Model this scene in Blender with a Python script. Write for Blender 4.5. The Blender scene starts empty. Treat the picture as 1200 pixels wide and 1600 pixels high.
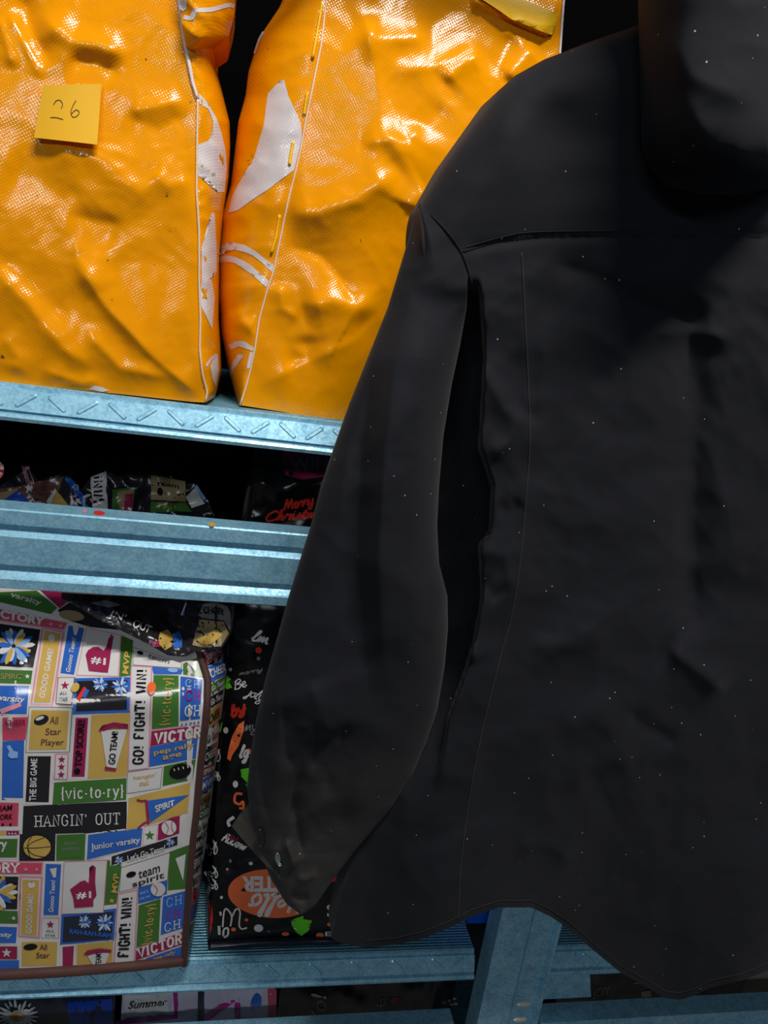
import bpy, bmesh, math, random
import numpy as np
random.seed(4)
sc = bpy.context.scene
COL = sc.collection

# ------------------------------------------------------------------ camera, world, lamp, exposure
F = 1100.0; CX = 600.0; CY = 800.0                    # focal length in pixels of the 1200x1600 frame
XC = np.array([5357.0, 503.0, F]); XC /= np.linalg.norm(XC)
_b = 4270.0; _a = -(503 * _b + F * F) / 5357
DC = np.array([_a, _b, F]); DC /= np.linalg.norm(DC)
YC = np.cross(XC, DC)
CAM = np.array([0.0, 0.0, 1.45])
from mathutils import Matrix, Vector
cd = bpy.data.cameras.new('camera'); cam = bpy.data.objects.new('camera', cd); COL.objects.link(cam)
cd.sensor_fit = 'VERTICAL'; cd.sensor_height = 36.0; cd.lens = F / 1600 * 36.0; cd.clip_start = 0.02
def _w(v): return Vector((float(v @ XC), float(v @ YC), float(-(v @ DC))))
_r = _w(np.array([1., 0, 0])); _u = _w(np.array([0, -1., 0])); _bk = _w(np.array([0, 0, -1.]))
M = Matrix((( _r.x, _u.x, _bk.x, CAM[0]), (_r.y, _u.y, _bk.y, CAM[1]), (_r.z, _u.z, _bk.z, CAM[2]), (0, 0, 0, 1)))
cam.matrix_world = M
sc.camera = cam

world = bpy.data.worlds.new('world'); sc.world = world; world.use_nodes = True
bg = world.node_tree.nodes['Background']; bg.inputs[0].default_value = (0.62, 0.78, 1.0, 1); bg.inputs[1].default_value = 0.06
def area(name, loc, target, sx, sy, power, col):
    l = bpy.data.lights.new(name, 'AREA'); l.shape = 'RECTANGLE'; l.size = sx; l.size_y = sy; l.energy = power; l.color = col
    o = bpy.data.objects.new(name, l); COL.objects.link(o); o.location = loc
    o.rotation_euler = (Vector(target) - Vector(loc)).to_track_quat('-Z', 'Y').to_euler(); return o
area('aisle_tube_light', (0.34, -0.28, 3.1), (0.1, 0.6, 1.1), 0.9, 0.08, 45, (1.0, 0.97, 0.93))
area('fill_light', (-1.1, -2.6, 2.6), (0.0, 0.7, 0.9), 1.2, 0.12, 24, (0.86, 0.94, 1.0))  # added fill lamp, brightens the goods in the gap behind the beam
sc.view_settings.view_transform = 'Standard'; sc.view_settings.look = 'None'
sc.view_settings.gamma = 1.0; sc.view_settings.use_curve_mapping = False
sc.view_settings.exposure = 0.0

# ------------------------------------------------------------------ measuring helpers
def at(px, py, Y):
    """world points on the depth planes Y seen at these photo measurements"""
    px = np.asarray(px, float); py = np.asarray(py, float); Y = np.asarray(Y, float)
    px, py, Y = np.broadcast_arrays(px, py, Y)
    v = np.stack([(px - CX) / F, (py - CY) / F, np.ones_like(px)], -1)
    r = np.stack([v @ XC, v @ YC, -(v @ DC)], -1)
    return CAM + r * (Y / r[..., 1])[..., None]
def pix(P):
    d = np.asarray(P, float) - CAM
    v = d[..., 0:1] * XC + d[..., 1:2] * YC - d[..., 2:3] * DC
    return CX + F * v[..., 0] / v[..., 2], CY + F * v[..., 1] / v[..., 2]
def sm(a, b, x):
    t = np.clip((np.asarray(x, float) - a) / (b - a), 0, 1); return t * t * (3 - 2 * t)
def interp(pts, v, axis=1):
    """value of a traced polyline at coordinate v (axis 1: x as a function of y)"""
    p = np.asarray(pts, float); p = p[np.argsort(p[:, axis])]
    return np.interp(v, p[:, axis], p[:, 1 - axis])
def resample(pts, n):
    p = np.asarray(pts, float); d = np.r_[0, np.cumsum(np.hypot(*np.diff(p, axis=0).T))]
    t = np.linspace(0, d[-1], n); return np.stack([np.interp(t, d, p[:, k]) for k in range(p.shape[1])], -1)
def catmull(pts, n=8):
    p = [np.asarray(q, float) for q in pts]
    if len(p) < 3: return p
    p = [2 * p[0] - p[1]] + p + [2 * p[-1] - p[-2]]; out = []
    for i in range(1, len(p) - 2):
        for k in range(n):
            t = k / n
            out.append(.5 * ((2 * p[i]) + (-p[i - 1] + p[i + 1]) * t + (2 * p[i - 1] - 5 * p[i] + 4 * p[i + 1] - p[i + 2]) * t * t + (-p[i - 1] + 3 * p[i] - 3 * p[i + 1] + p[i + 2]) * t ** 3))
    out.append(p[-2]); return out
def pdist(px, py, pts):
    """distance, side sign and position (0..1) along a polyline"""
    p = np.asarray(pts, float); best = np.full(np.shape(px), 1e9); sg = np.zeros(np.shape(px)); tt = np.zeros(np.shape(px))
    L = np.r_[0, np.cumsum(np.hypot(*np.diff(p, axis=0).T))]
    for i in range(len(p) - 1):
        a, d = p[i], p[i + 1] - p[i]; l2 = d @ d + 1e-9
        t = np.clip(((px - a[0]) * d[0] + (py - a[1]) * d[1]) / l2, 0, 1)
        dx, dy = px - a[0] - t * d[0], py - a[1] - t * d[1]; q = np.hypot(dx, dy); m = q < best
        best = np.where(m, q, best); sg = np.where(m, np.sign(d[0] * dy - d[1] * dx), sg); tt = np.where(m, (L[i] + t * np.sqrt(l2)) / L[-1], tt)
    return best, sg, tt
def crease(px, py, pts, amp, w1, w2=None, r=3.0, fade=.25):
    """fold line: height amp, reaching w1 to its one side and w2 to the other, crest rounded by r"""
    d, s, t = pdist(px, py, pts); w2 = w2 or w1
    e = np.minimum(sm(0, fade, t), sm(0, fade, 1 - t)) if fade > 0 else 1.0
    w = np.where(s > 0, w1, w2)
    return amp * e * np.exp(-(np.sqrt(d * d + r * r) - r) / w)
def blob(px, py, c, rx, ry, amp, rot=0.0):
    x = px - c[0]; y = py - c[1]; ca, sa = math.cos(rot), math.sin(rot)
    return amp * np.exp(-((x * ca + y * sa) / rx) ** 2 - ((-x * sa + y * ca) / ry) ** 2)
def perlin(x, y, seed=0):
    rs = np.random.RandomState(seed); ang = rs.rand(64, 64) * 2 * np.pi
    xi = np.floor(x).astype(int); yi = np.floor(y).astype(int); xf = x - xi; yf = y - yi
    def g(ix, iy):
        a = ang[ix % 64, iy % 64]; return np.cos(a) * (x - ix) + np.sin(a) * (y - iy)
    u = xf ** 3 * (xf * (xf * 6 - 15) + 10); v = yf ** 3 * (yf * (yf * 6 - 15) + 10)
    return (g(xi, yi) * (1 - u) + g(xi + 1, yi) * u) * (1 - v) + (g(xi, yi + 1) * (1 - u) + g(xi + 1, yi + 1) * u) * v
def crumple(px, py, scale, seed, oct=3):
    """ridged creases like those of stiff plastic sheet"""
    o = 0; a = 1.0
    wx = perlin(px / scale / 1.7, py / scale / 1.7, seed + 50) * .8; wy = perlin(px / scale / 1.7 + 9, py / scale / 1.7, seed + 51) * .8
    for k in range(oct):
        n = np.abs(perlin(px / scale + wx + 3.1 * k, py / scale + wy - 1.7 * k, seed + k)); o = o + a * (0.5 - n * 1.6); a *= .45; scale = scale / 2.1
    return o

# ------------------------------------------------------------------ mesh building
class MB:
    def __init__(s): s.v = []; s.f = []; s.m = []; s.n = 0
    def add(s, V, Fs, mat=0):
        V = np.asarray(V, float).reshape(-1, 3); s.v.append(V)
        for f in Fs: s.f.append([i + s.n for i in f]); s.m.append(mat)
        s.n += len(V)
    def grid(s, P, mat=0, close=False):
        n, m = P.shape[:2]; Fs = []
        for i in range(n - 1):
            for j in range(m - 1 + (1 if close else 0)):
                k = (j + 1) % m; Fs.append((i * m + j, i * m + k, (i + 1) * m + k, (i + 1) * m + j))
        s.add(P, Fs, mat)
    def box(s, a, b, mat=0):
        (x0, y0, z0), (x1, y1, z1) = a, b
        s.add([(x0, y0, z0), (x1, y0, z0), (x1, y1, z0), (x0, y1, z0), (x0, y0, z1), (x1, y0, z1), (x1, y1, z1), (x0, y1, z1)],
              [(0, 3, 2, 1), (4, 5, 6, 7), (0, 1, 5, 4), (1, 2, 6, 5), (2, 3, 7, 6), (3, 0, 4, 7)], mat)
    def tube(s, pts, r, mat=0, k=8):
        p = np.asarray(pts, float); n = len(p); t = np.gradient(p, axis=0); t /= np.linalg.norm(t, axis=1)[:, None] + 1e-12
        R = np.broadcast_to(np.asarray(r, float), (n,)); ref = np.array([0.13, 1.0, 0.07])
        rings = []
        for i in range(n):
            a = np.cross(t[i], ref); a /= np.linalg.norm(a) + 1e-12; b = np.cross(t[i], a)
            th = np.arange(k) * 2 * np.pi / k; rings.append(p[i] + R[i] * (np.cos(th)[:, None] * a + np.sin(th)[:, None] * b))
        P = np.array(rings); base = s.n; s.grid(P, mat, True)
        s.f.append([base + j for j in range(k)][::-1]); s.m.append(mat); s.f.append([base + (n - 1) * k + j for j in range(k)]); s.m.append(mat)
    def prism(s, prof, x0, x1, mat=0):
        """closed (y, z) profile swept along the rack"""
        n = len(prof); V = [(x0, y, z) for y, z in prof] + [(x1, y, z) for y, z in prof]
        s.add(V, [(i, (i + 1) % n, n + (i + 1) % n, n + i) for i in range(n)] + [tuple(range(n))[::-1], tuple(range(n, 2 * n))], mat)
    def build(s, name, mats, parent=None, smooth=True, flat_angle=None):
        V = np.concatenate(s.v); base = np.array(parent.location) if parent is not None and parent.type == 'EMPTY' else (np.array(parent['_base']) if parent is not None else np.zeros(3))
        me = bpy.data.meshes.new(name); me.from_pydata((V - base).tolist(), [], s.f)
        for m in (mats if isinstance(mats, (list, tuple)) else [mats]): me.materials.append(m)
        me.polygons.foreach_set('material_index', np.array(s.m, dtype=np.int32))
        me.polygons.foreach_set('use_smooth', np.full(len(s.f), smooth)); me.update()
        bm = bmesh.new(); bm.from_mesh(me); bmesh.ops.recalc_face_normals(bm, faces=bm.faces) if len(bm.faces) < 400 else None
        bm.to_mesh(me); bm.free()
        if flat_angle is not None:
            try: me.set_sharp_from_angle(angle=math.radians(flat_angle))
            except Exception: pass
        o = bpy.data.objects.new(name, me); COL.objects.link(o)
        if parent is not None: o.parent = parent
        o['_base'] = [float(x) for x in base]
        return o
def thing(name, label, cat, loc, group=None):
    o = bpy.data.objects.new(name, None); o.empty_display_size = .05; COL.objects.link(o); o.location = loc
    o['label'] = label; o['category'] = cat
    if group: o['group'] = group
    return o
def tag(o, label, cat, group=None):
    o['label'] = label; o['category'] = cat
    if group: o['group'] = group
    return o
def surfP(surf, px, py, off=0.0):
    """point of a cloth surface (depth function), lifted by off along its own normal"""
    P = at(px, py, surf(px, py))
    if off:
        e = 1.0; Px = at(px + e, py, surf(px + e, py)) - at(px - e, py, surf(px - e, py)); Py = at(px, py + e, surf(px, py + e)) - at(px, py - e, surf(px, py - e))
        N = np.cross(Py, Px); N /= np.linalg.norm(N, axis=-1)[..., None] + 1e-15
        N *= np.sign(((CAM - P) * N).sum(-1))[..., None]; P = P + N * off
    return P
def drape(mb, polys, surf, layer, mat, step=9.0):
    """lay flat print shapes on a cloth surface as part of its mesh"""
    bm = bmesh.new()
    for p in polys:
        vs = [bm.verts.new((float(x), float(y), 0)) for x, y in p]
        try: bm.faces.new(vs)
        except Exception: pass
    drape_bm(mb, bm, surf, layer, mat, step)
def drape_bm(mb, bm, surf, layer, mat, step=9.0):
    if not bm.verts: bm.free(); return
    big = [f for f in bm.faces if len(f.verts) > 4]
    if big: bmesh.ops.triangulate(bm, faces=big)
    xs = [v.co.x for v in bm.verts]; ys = [v.co.y for v in bm.verts]
    for lo, hi, no in ((min(xs), max(xs), (1, 0, 0)), (min(ys), max(ys), (0, 1, 0))):
        k = math.floor(lo / step) + 1
        while k * step < hi:
            bmesh.ops.bisect_plane(bm, geom=bm.verts[:] + bm.edges[:] + bm.faces[:], plane_co=(no[0] * k * step, no[1] * k * step, 0), plane_no=no); k += 1
    bm.verts.index_update(); X = np.array([(v.co.x, v.co.y) for v in bm.verts])
    P = surfP(surf, X[:, 0], X[:, 1], 0.00035 * layer)
    mb.add(P, [[v.index for v in f.verts] for f in bm.faces], mat); bm.free()
def ell(cx, cy, rx, ry, rot=0, n=20):
    return [(cx + rx * math.cos(t) * math.cos(rot) - ry * math.sin(t) * math.sin(rot), cy + rx * math.cos(t) * math.sin(rot) + ry * math.sin(t) * math.cos(rot)) for t in [2 * math.pi * k / n for k in range(n)]]
def star(cx, cy, r, rot=-math.pi / 2, inner=.42):
    return [(cx + (r if k % 2 == 0 else r * inner) * math.cos(rot + k * math.pi / 5), cy + (r if k % 2 == 0 else r * inner) * math.sin(rot + k * math.pi / 5)) for k in range(10)]
def stroke(pts, w, smooth=True):
    """quads of a pen stroke of width w"""
    p = catmull(pts, 6) if smooth else [np.asarray(q, float) for q in pts]; p = np.asarray(p); out = []
    t = np.gradient(p, axis=0); t /= np.linalg.norm(t, axis=1)[:, None] + 1e-9; n = np.stack([-t[:, 1], t[:, 0]], -1) * w / 2
    for i in range(len(p) - 1): out.append([p[i] - n[i], p[i + 1] - n[i + 1], p[i + 1] + n[i + 1], p[i] + n[i]])
    return out
def inq(q, s, t):
    q = np.asarray(q, float); return (q[0] * (1 - s) + q[1] * s) * (1 - t) + (q[3] * (1 - s) + q[2] * s) * t
def inset(q, d):
    c = np.mean(np.asarray(q, float), 0); out = []
    q = np.asarray(q, float)
    for i in range(4):
        a = q[i - 1] - q[i]; b = q[(i + 1) % 4] - q[i]; a /= np.linalg.norm(a); b /= np.linalg.norm(b); out.append(q[i] + (a + b) * d)
    return out
_tc = {}
def text_mesh(s, bold=0.0, shear=0.0):
    k = (s, bold, shear)
    if k not in _tc:
        cu = bpy.data.curves.new('t', 'FONT'); cu.body = s; cu.offset = bold; cu.shear = shear; cu.resolution_u = 3; cu.fill_mode = 'FRONT'
        o = bpy.data.objects.new('t', cu); COL.objects.link(o); dg = bpy.context.evaluated_depsgraph_get(); me = o.evaluated_get(dg).to_mesh()
        V = np.array([v.co[:2] for v in me.vertices]); Fs = [list(p.vertices) for p in me.polygons]
        o.evaluated_get(dg).to_mesh_clear(); bpy.data.objects.remove(o); bpy.data.curves.remove(cu)
        lo, hi = V.min(0), V.max(0); V = (V - lo) / (hi - lo); V[:, 1] = 1 - V[:, 1]; _tc[k] = (V, Fs)
    return _tc[k]
def put_text(mb, s, quad, surf, layer, mat, bold=0.012, shear=0.0, step=14.0):
    V, Fs = text_mesh(s, bold, shear); bm = bmesh.new()
    vs = [bm.verts.new((*inq(quad, a, b), 0)) for a, b in V]
    for f in Fs:
        try: bm.faces.new([vs[i] for i in f])
        except Exception: pass
    drape_bm(mb, bm, surf, layer, mat, step)
# letters with slab serifs (typewriter / collegiate lettering), y down, unit box
SERIF = {
 'A': [[(.05, 1), (.5, 0), (.95, 1)], [(.22, .66), (.78, .66)]], 'B': [[(.18, 0), (.18, 1)], [(.18, 0), (.6, 0), (.78, .12), (.78, .36), (.6, .48), (.18, .48)], [(.6, .48), (.85, .6), (.85, .88), (.62, 1), (.18, 1)]],
 'C': [[(.88, .26), (.7, .04), (.45, 0), (.18, .15), (.1, .5), (.18, .85), (.45, 1), (.7, .96), (.9, .76)]], 'E': [[(.18, 0), (.18, 1)], [(.18, 0), (.85, 0), (.85, .18)], [(.18, .48), (.6, .48)], [(.18, 1), (.88, 1), (.88, .8)]],
 'F': [[(.2, 0), (.2, 1)], [(.2, 0), (.85, 0), (.85, .2)], [(.2, .48), (.62, .48)]], 'G': [[(.88, .26), (.7, .04), (.45, 0), (.18, .15), (.1, .5), (.18, .85), (.45, 1), (.72, .95), (.85, .8), (.85, .56), (.6, .56)]],
 'H': [[(.15, 0), (.15, 1)], [(.85, 0), (.85, 1)], [(.15, .5), (.85, .5)]], 'I': [[(.5, 0), (.5, 1)]], 'M': [[(.1, 1), (.14, 0), (.5, .7), (.86, 0), (.9, 1)]],
 'N': [[(.15, 1), (.15, 0), (.85, 1), (.85, 0)]], 'O': [[(.5, 0), (.2, .12), (.1, .5), (.2, .88), (.5, 1), (.8, .88), (.9, .5), (.8, .12), (.5, 0)]],
 'R': [[(.18, 1), (.18, 0), (.6, 0), (.82, .14), (.82, .38), (.6, .5), (.18, .5)], [(.5, .5), (.9, 1)]], 'T': [[(.5, 0), (.5, 1)], [(.08, .2), (.08, 0), (.92, 0), (.92, .2)]],
 'U': [[(.15, 0), (.15, .75), (.32, .96), (.5, 1), (.68, .96), (.85, .75), (.85, 0)]], 'V': [[(.06, 0), (.5, 1), (.94, 0)]], 'W': [[(.02, 0), (.27, 1), (.5, .3), (.73, 1), (.98, 0)]],
 'Y': [[(.06, 0), (.5, .52), (.94, 0)], [(.5, .52), (.5, 1)]], "'": [[(.45, 0), (.35, .25)]], '!': [[(.5, 0), (.5, .66)], [(.5, .88), (.5, 1)]], ' ': [],
 'v': [[(.08, .35), (.5, 1), (.92, .35)]], 'i': [[(.5, .35), (.5, 1)], [(.5, .1), (.5, .2)]], 'c': [[(.82, .5), (.6, .36), (.3, .4), (.15, .68), (.3, .96), (.6, 1), (.85, .86)]],
 't': [[(.45, .1), (.45, .88), (.6, 1), (.8, .94)], [(.15, .36), (.8, .36)]], 'o': [[(.5, .35), (.2, .45), (.12, .68), (.22, .92), (.5, 1), (.78, .92), (.88, .68), (.8, .45), (.5, .35)]],
 'r': [[(.3, .35), (.3, 1)], [(.3, .55), (.5, .36), (.8, .4)]], 'y': [[(.1, .35), (.5, .98)], [(.9, .35), (.5, .98), (.3, 1.25), (.1, 1.2)]], '-': [[(.2, .66), (.8, .66)]],
 '{': [[(.8, 0), (.5, .08), (.5, .45), (.25, .55), (.5, .65), (.5, 1.05), (.8, 1.15)]], '}': [[(.2, 0), (.5, .08), (.5, .45), (.75, .55), (.5, .65), (.5, 1.05), (.2, 1.15)]]}
NARROW = {'I': .55, 'i': .5, "'": .45, '!': .45, ' ': .6, '-': .55, '{': .55, '}': .55, 't': .75, 'r': .8}
def put_serif(mb, s, quad, surf, layer, mat, w=.13, serif=.16):
    adv = [NARROW.get(c, 1.0) for c in s]; tot = sum(adv) + .22 * (len(s) - 1); x = 0; polys = []
    hq = np.asarray(quad, float); H = np.linalg.norm(hq[3] - hq[0]); W = np.linalg.norm(hq[1] - hq[0]); cell = W / tot
    for c, a in zip(s, adv):
        for st in SERIF.get(c, []):
            pts = [inq(quad, (x + p[0] * a) / tot, p[1]) for p in st]
            polys += stroke(pts, w * H, smooth=len(pts) > 5)
            if serif and c not in "'!-{}Oo":
                for e, n in ((st[0], st[1]), (st[-1], st[-2])):
                    if e[1] in (0, 1, .35) and abs(n[1] - e[1]) > .25:
                        polys += stroke([inq(quad, (x + e[0] * a - serif * 1.1) / tot, e[1]), inq(quad, (x + e[0] * a + serif * 1.1) / tot, e[1])], w * H * .8, False)
        x += a + .22
    drape(mb, polys, surf, layer, mat, 20)
# joined-up handwriting: glyph strokes on a unit x-height, y up
SCRIPT = {
 'M': ([[(0, 0), (.25, 1.5), (.35, 1.6), (.45, .4), (.5, .3), (.85, 1.55), (.95, .2), (1.1, .05)]], 1.15), 'C': ([[(.95, 1.3), (.7, 1.6), (.25, 1.2), (.05, .5), (.25, 0), (.6, .02), (.95, .3)]], .95), 'B': ([[(.1, 0), (.25, 1.5)], [(.1, 1.3), (.6, 1.6), (.8, 1.2), (.35, .85), (.85, .6), (.6, .05), (.1, .1)]], .95),
 'W': ([[(0, 1.4), (.1, .1), (.3, .05), (.5, 1.2), (.6, .1), (.8, .1), (1.0, 1.5)]], 1.1), 'H': ([[(.1, 0), (.25, 1.5)], [(.75, 1.5), (.65, 0)], [(.1, .75), (.8, .8)]], .95),
 'e': ([[(0, .3), (.4, .6), (.35, .95), (.1, .8), (.08, .2), (.35, 0), (.6, .25)]], .6), 'r': ([[(0, .2), (.15, 1), (.25, .75), (.5, .9), (.45, .1), (.6, .1)]], .6), 'y': ([[(0, 1), (.1, .2), (.4, .3), (.5, 1), (.4, -.5), (.1, -.7), (.1, -.3), (.6, .3)]], .62), 'h': ([[(0, .2), (.3, 1.5), (.2, 1.7), (.1, 0), (.3, .8), (.45, .8), (.45, .1), (.65, .1)]], .65),
 'i': ([[(0, .2), (.15, .95), (.15, .1), (.35, .1)], [(.18, 1.3), (.22, 1.4)]], .38), 's': ([[(0, .1), (.3, 1), (.35, .4), (.2, 0), (0, .1), (.5, .2)]], .5), 't': ([[(0, .2), (.25, 1.5), (.15, .1), (.4, .1)], [(0, 1), (.4, 1.05)]], .42), 'm': ([[(0, 0), (.12, .95), (.15, .1), (.35, .95), (.4, .1), (.6, .95), (.68, .1), (.85, .1)]], .85),
 'a': ([[(.5, .85), (.2, 1), (.05, .4), (.2, 0), (.45, .5), (.5, .95), (.5, .1), (.7, .1)]], .68), 'p': ([[(.05, 1), (0, -.7)], [(.03, .8), (.4, 1), (.45, .4), (.1, .1), (.7, .1)]], .62), 'l': ([[(0, .2), (.3, 1.5), (.2, 1.65), (.1, .1), (.35, .1)]], .38), 'o': ([[(.3, .95), (.05, .6), (.2, 0), (.5, .3), (.4, .9), (.65, .85)]], .6), 'n': ([[(0, 0), (.12, .95), (.15, .1), (.4, .95), (.45, .1), (.6, .1)]], .6), 'g': ([[(.5, .9), (.2, 1), (.05, .4), (.3, .1), (.5, .95), (.4, -.6), (.1, -.6), (.6, .2)]], .62),
 'b': ([[(0, .2), (.3, 1.5), (.15, 1.6), (.1, 0), (.4, .1), (.45, .7), (.2, .8), (.65, .8)]], .6), 'j': ([[(.3, 1), (.25, -.6), (0, -.6), (.4, .2)]], .4), ' ': ([], .45)}
def put_script(mb, s, p0, p1, xh, surf, layer, mat, w, flip=1):
    p0 = np.asarray(p0, float); p1 = np.asarray(p1, float); tot = sum(SCRIPT.get(c, ([], .5))[1] for c in s); dx = (p1 - p0) / tot
    up = np.array([dx[1], -dx[0]]); up = up / np.linalg.norm(up) * xh * flip; x = 0; polys = []
    for c in s:
        g, a = SCRIPT.get(c, ([], .5))
        for st in g: polys += stroke([p0 + dx * (x + q[0] + .18 * q[1]) + up * q[1] for q in st], w)
        x += a
    drape(mb, polys, surf, layer, mat, 20)

# ------------------------------------------------------------------ materials
def lin(c): return tuple((x / 255 / 12.92 if x / 255 <= .04045 else ((x / 255 + .055) / 1.055) ** 2.4) for x in c) + (1.0,)
def nd(nt, t, **kw):
    n = nt.nodes.new(t)
    for k, v in kw.items(): setattr(n, k, v)
    return n
def principled(name, rgb, rough=.5, metal=0.0, coat=0.0, sheen=0.0, spec=.5):
    m = bpy.data.materials.new(name); m.use_nodes = True; b = m.node_tree.nodes['Principled BSDF']
    b.inputs['Base Color'].default_value = lin(rgb); b.inputs['Roughness'].default_value = rough; b.inputs['Metallic'].default_value = metal
    b.inputs['Coat Weight'].default_value = coat; b.inputs['Coat Roughness'].default_value = .12; b.inputs['Sheen Weight'].default_value = sheen; b.inputs['Specular IOR Level'].default_value = spec
    return m, m.node_tree, b
def weave(nt, b, scale, strength, dist=.0006):
    """two crossing fine thread directions as bump"""
    tc = nd(nt, 'ShaderNodeTexCoord'); hs = []
    for rot in (.62, -.95):
        mp = nd(nt, 'ShaderNodeMapping'); mp.inputs['Rotation'].default_value = (0, rot, 0); nt.links.new(tc.outputs['Object'], mp.inputs[0])
        wv = nd(nt, 'ShaderNodeTexWave'); wv.bands_direction = 'X'; wv.inputs['Scale'].default_value = scale; wv.inputs['Distortion'].default_value = 1.2; wv.inputs['Detail'].default_value = 1.0
        nt.links.new(mp.outputs[0], wv.inputs['Vector']); hs.append(wv)
    mx = nd(nt, 'ShaderNodeMath', operation='MULTIPLY'); nt.links.new(hs[0].outputs['Fac'], mx.inputs[0]); nt.links.new(hs[1].outputs['Fac'], mx.inputs[1])
    ns = nd(nt, 'ShaderNodeTexNoise'); ns.inputs['Scale'].default_value = 55; ns.inputs['Detail'].default_value = 3; nt.links.new(tc.outputs['Object'], ns.inputs['Vector'])
    ad = nd(nt, 'ShaderNodeMath', operation='MULTIPLY_ADD'); nt.links.new(ns.outputs['Fac'], ad.inputs[0]); ad.inputs[1].default_value = 2.0; nt.links.new(mx.outputs[0], ad.inputs[2])
    bp = nd(nt, 'ShaderNodeBump'); bp.inputs['Strength'].default_value = strength; bp.inputs['Distance'].default_value = dist
    nt.links.new(ad.outputs[0], bp.inputs['Height']); nt.links.new(bp.outputs[0], b.inputs['Normal']); nt.links.new(bp.outputs[0], b.inputs['Coat Normal']); return tc
def specks(nt, b, tc, rgb_base, rgb_speck, scale, lo, hi, var=None):
    """scattered dirt or lint of its own shape over a base colour"""
    ns = nd(nt, 'ShaderNodeTexNoise'); ns.inputs['Scale'].default_value = scale; ns.inputs['Detail'].default_value = 3; nt.links.new(tc.outputs['Object'], ns.inputs['Vector'])
    rp = nd(nt, 'ShaderNodeMapRange'); rp.inputs[1].default_value = lo; rp.inputs[2].default_value = hi; nt.links.new(ns.outputs['Fac'], rp.inputs[0])
    mx = nd(nt, 'ShaderNodeMix', data_type='RGBA'); nt.links.new(rp.outputs[0], mx.inputs[0]); mx.inputs[6].default_value = lin(rgb_base); mx.inputs[7].default_value = lin(rgb_speck)
    if var:
        n2 = nd(nt, 'ShaderNodeTexNoise'); n2.inputs['Scale'].default_value = var[1]; n2.inputs['Detail'].default_value = 5; nt.links.new(tc.outputs['Object'], n2.inputs['Vector'])
        m2 = nd(nt, 'ShaderNodeMix', data_type='RGBA'); nt.links.new(n2.outputs['Fac'], m2.inputs[0]); m2.inputs[6].default_value = lin(rgb_base); m2.inputs[7].default_value = lin(var[0]); nt.links.new(m2.outputs[2], mx.inputs[6])
    nt.links.new(mx.outputs[2], b.inputs['Base Color'])
def tarp(name, rgb, rough=.15, dirt=True, strength=.18):
    m, nt, b = principled(name, rgb, rough, spec=.38); tc = weave(nt, b, 130, strength)
    if dirt: specks(nt, b, tc, rgb, (70, 45, 20), 85, .735, .78, None)
    return m
MY = tarp('yellow_tarpaulin', (238, 150, 0)); MYW = tarp('white_tarpaulin_print', (216, 206, 206)); MYS = tarp('yellow_hem_tape', (250, 190, 16), .45)
MBIND = tarp('cream_binding', (238, 205, 170), .5, False); MWB = tarp('white_binding', (226, 214, 205), .45, False)
def steelmat(name, c1, c2):
    m, nt, b = principled(name, c1, .42, metal=.4); tc = nd(nt, 'ShaderNodeTexCoord')
    vo = nd(nt, 'ShaderNodeTexVoronoi'); vo.inputs['Scale'].default_value = 420; nt.links.new(tc.outputs['Object'], vo.inputs['Vector'])
    ns = nd(nt, 'ShaderNodeTexNoise'); ns.inputs['Scale'].default_value = 60; ns.inputs['Detail'].default_value = 6; nt.links.new(tc.outputs['Object'], ns.inputs['Vector'])
    sp = nd(nt, 'ShaderNodeSeparateColor'); nt.links.new(vo.outputs['Color'], sp.inputs[0])
    av = nd(nt, 'ShaderNodeMath', operation='MULTIPLY_ADD'); nt.links.new(sp.outputs[0], av.inputs[0]); av.inputs[1].default_value = .5; nt.links.new(ns.outputs['Fac'], av.inputs[2])
    mr = nd(nt, 'ShaderNodeMapRange'); nt.links.new(av.outputs[0], mr.inputs[0]); mr.inputs[1].default_value = .3; mr.inputs[2].default_value = 1.2
    mx = nd(nt, 'ShaderNodeMix', data_type='RGBA'); nt.links.new(mr.outputs[0], mx.inputs[0]); mx.inputs[6].default_value = lin(c1); mx.inputs[7].default_value = lin(c2); nt.links.new(mx.outputs[2], b.inputs['Base Color'])
    r2 = nd(nt, 'ShaderNodeMapRange'); nt.links.new(av.outputs[0], r2.inputs[0]); r2.inputs[1].default_value = .3; r2.inputs[2].default_value = 1.2; r2.inputs[3].default_value = .52; r2.inputs[4].default_value = .34; nt.links.new(r2.outputs[0], b.inputs['Roughness'])
    bp = nd(nt, 'ShaderNodeBump'); bp.inputs['Strength'].default_value = .12; bp.inputs['Distance'].default_value = .0006; nt.links.new(av.outputs[0], bp.inputs['Height']); nt.links.new(bp.outputs[0], b.inputs['Normal'])
    return m, nt, b, tc
STEEL = steelmat('galvanised_steel', (104, 160, 186), (165, 214, 234))[0]
DECK, _nt, _b, _tc2 = steelmat('ribbed_shelf_steel', (84, 146, 172), (132, 192, 214))
wv = nd(_nt, 'ShaderNodeTexWave'); wv.bands_direction = 'Y'; wv.inputs['Scale'].default_value = 70; _nt.links.new(_tc2.outputs['Object'], wv.inputs['Vector'])
bp = nd(_nt, 'ShaderNodeBump'); bp.inputs['Strength'].default_value = .6; bp.inputs['Distance'].default_value = .002; _nt.links.new(wv.outputs['Fac'], bp.inputs['Height']); _nt.links.new(bp.outputs[0], _b.inputs['Normal'])
SLOTRIM = principled('pale_slot_rim', (215, 208, 196), .4, .2)[0]
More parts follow.
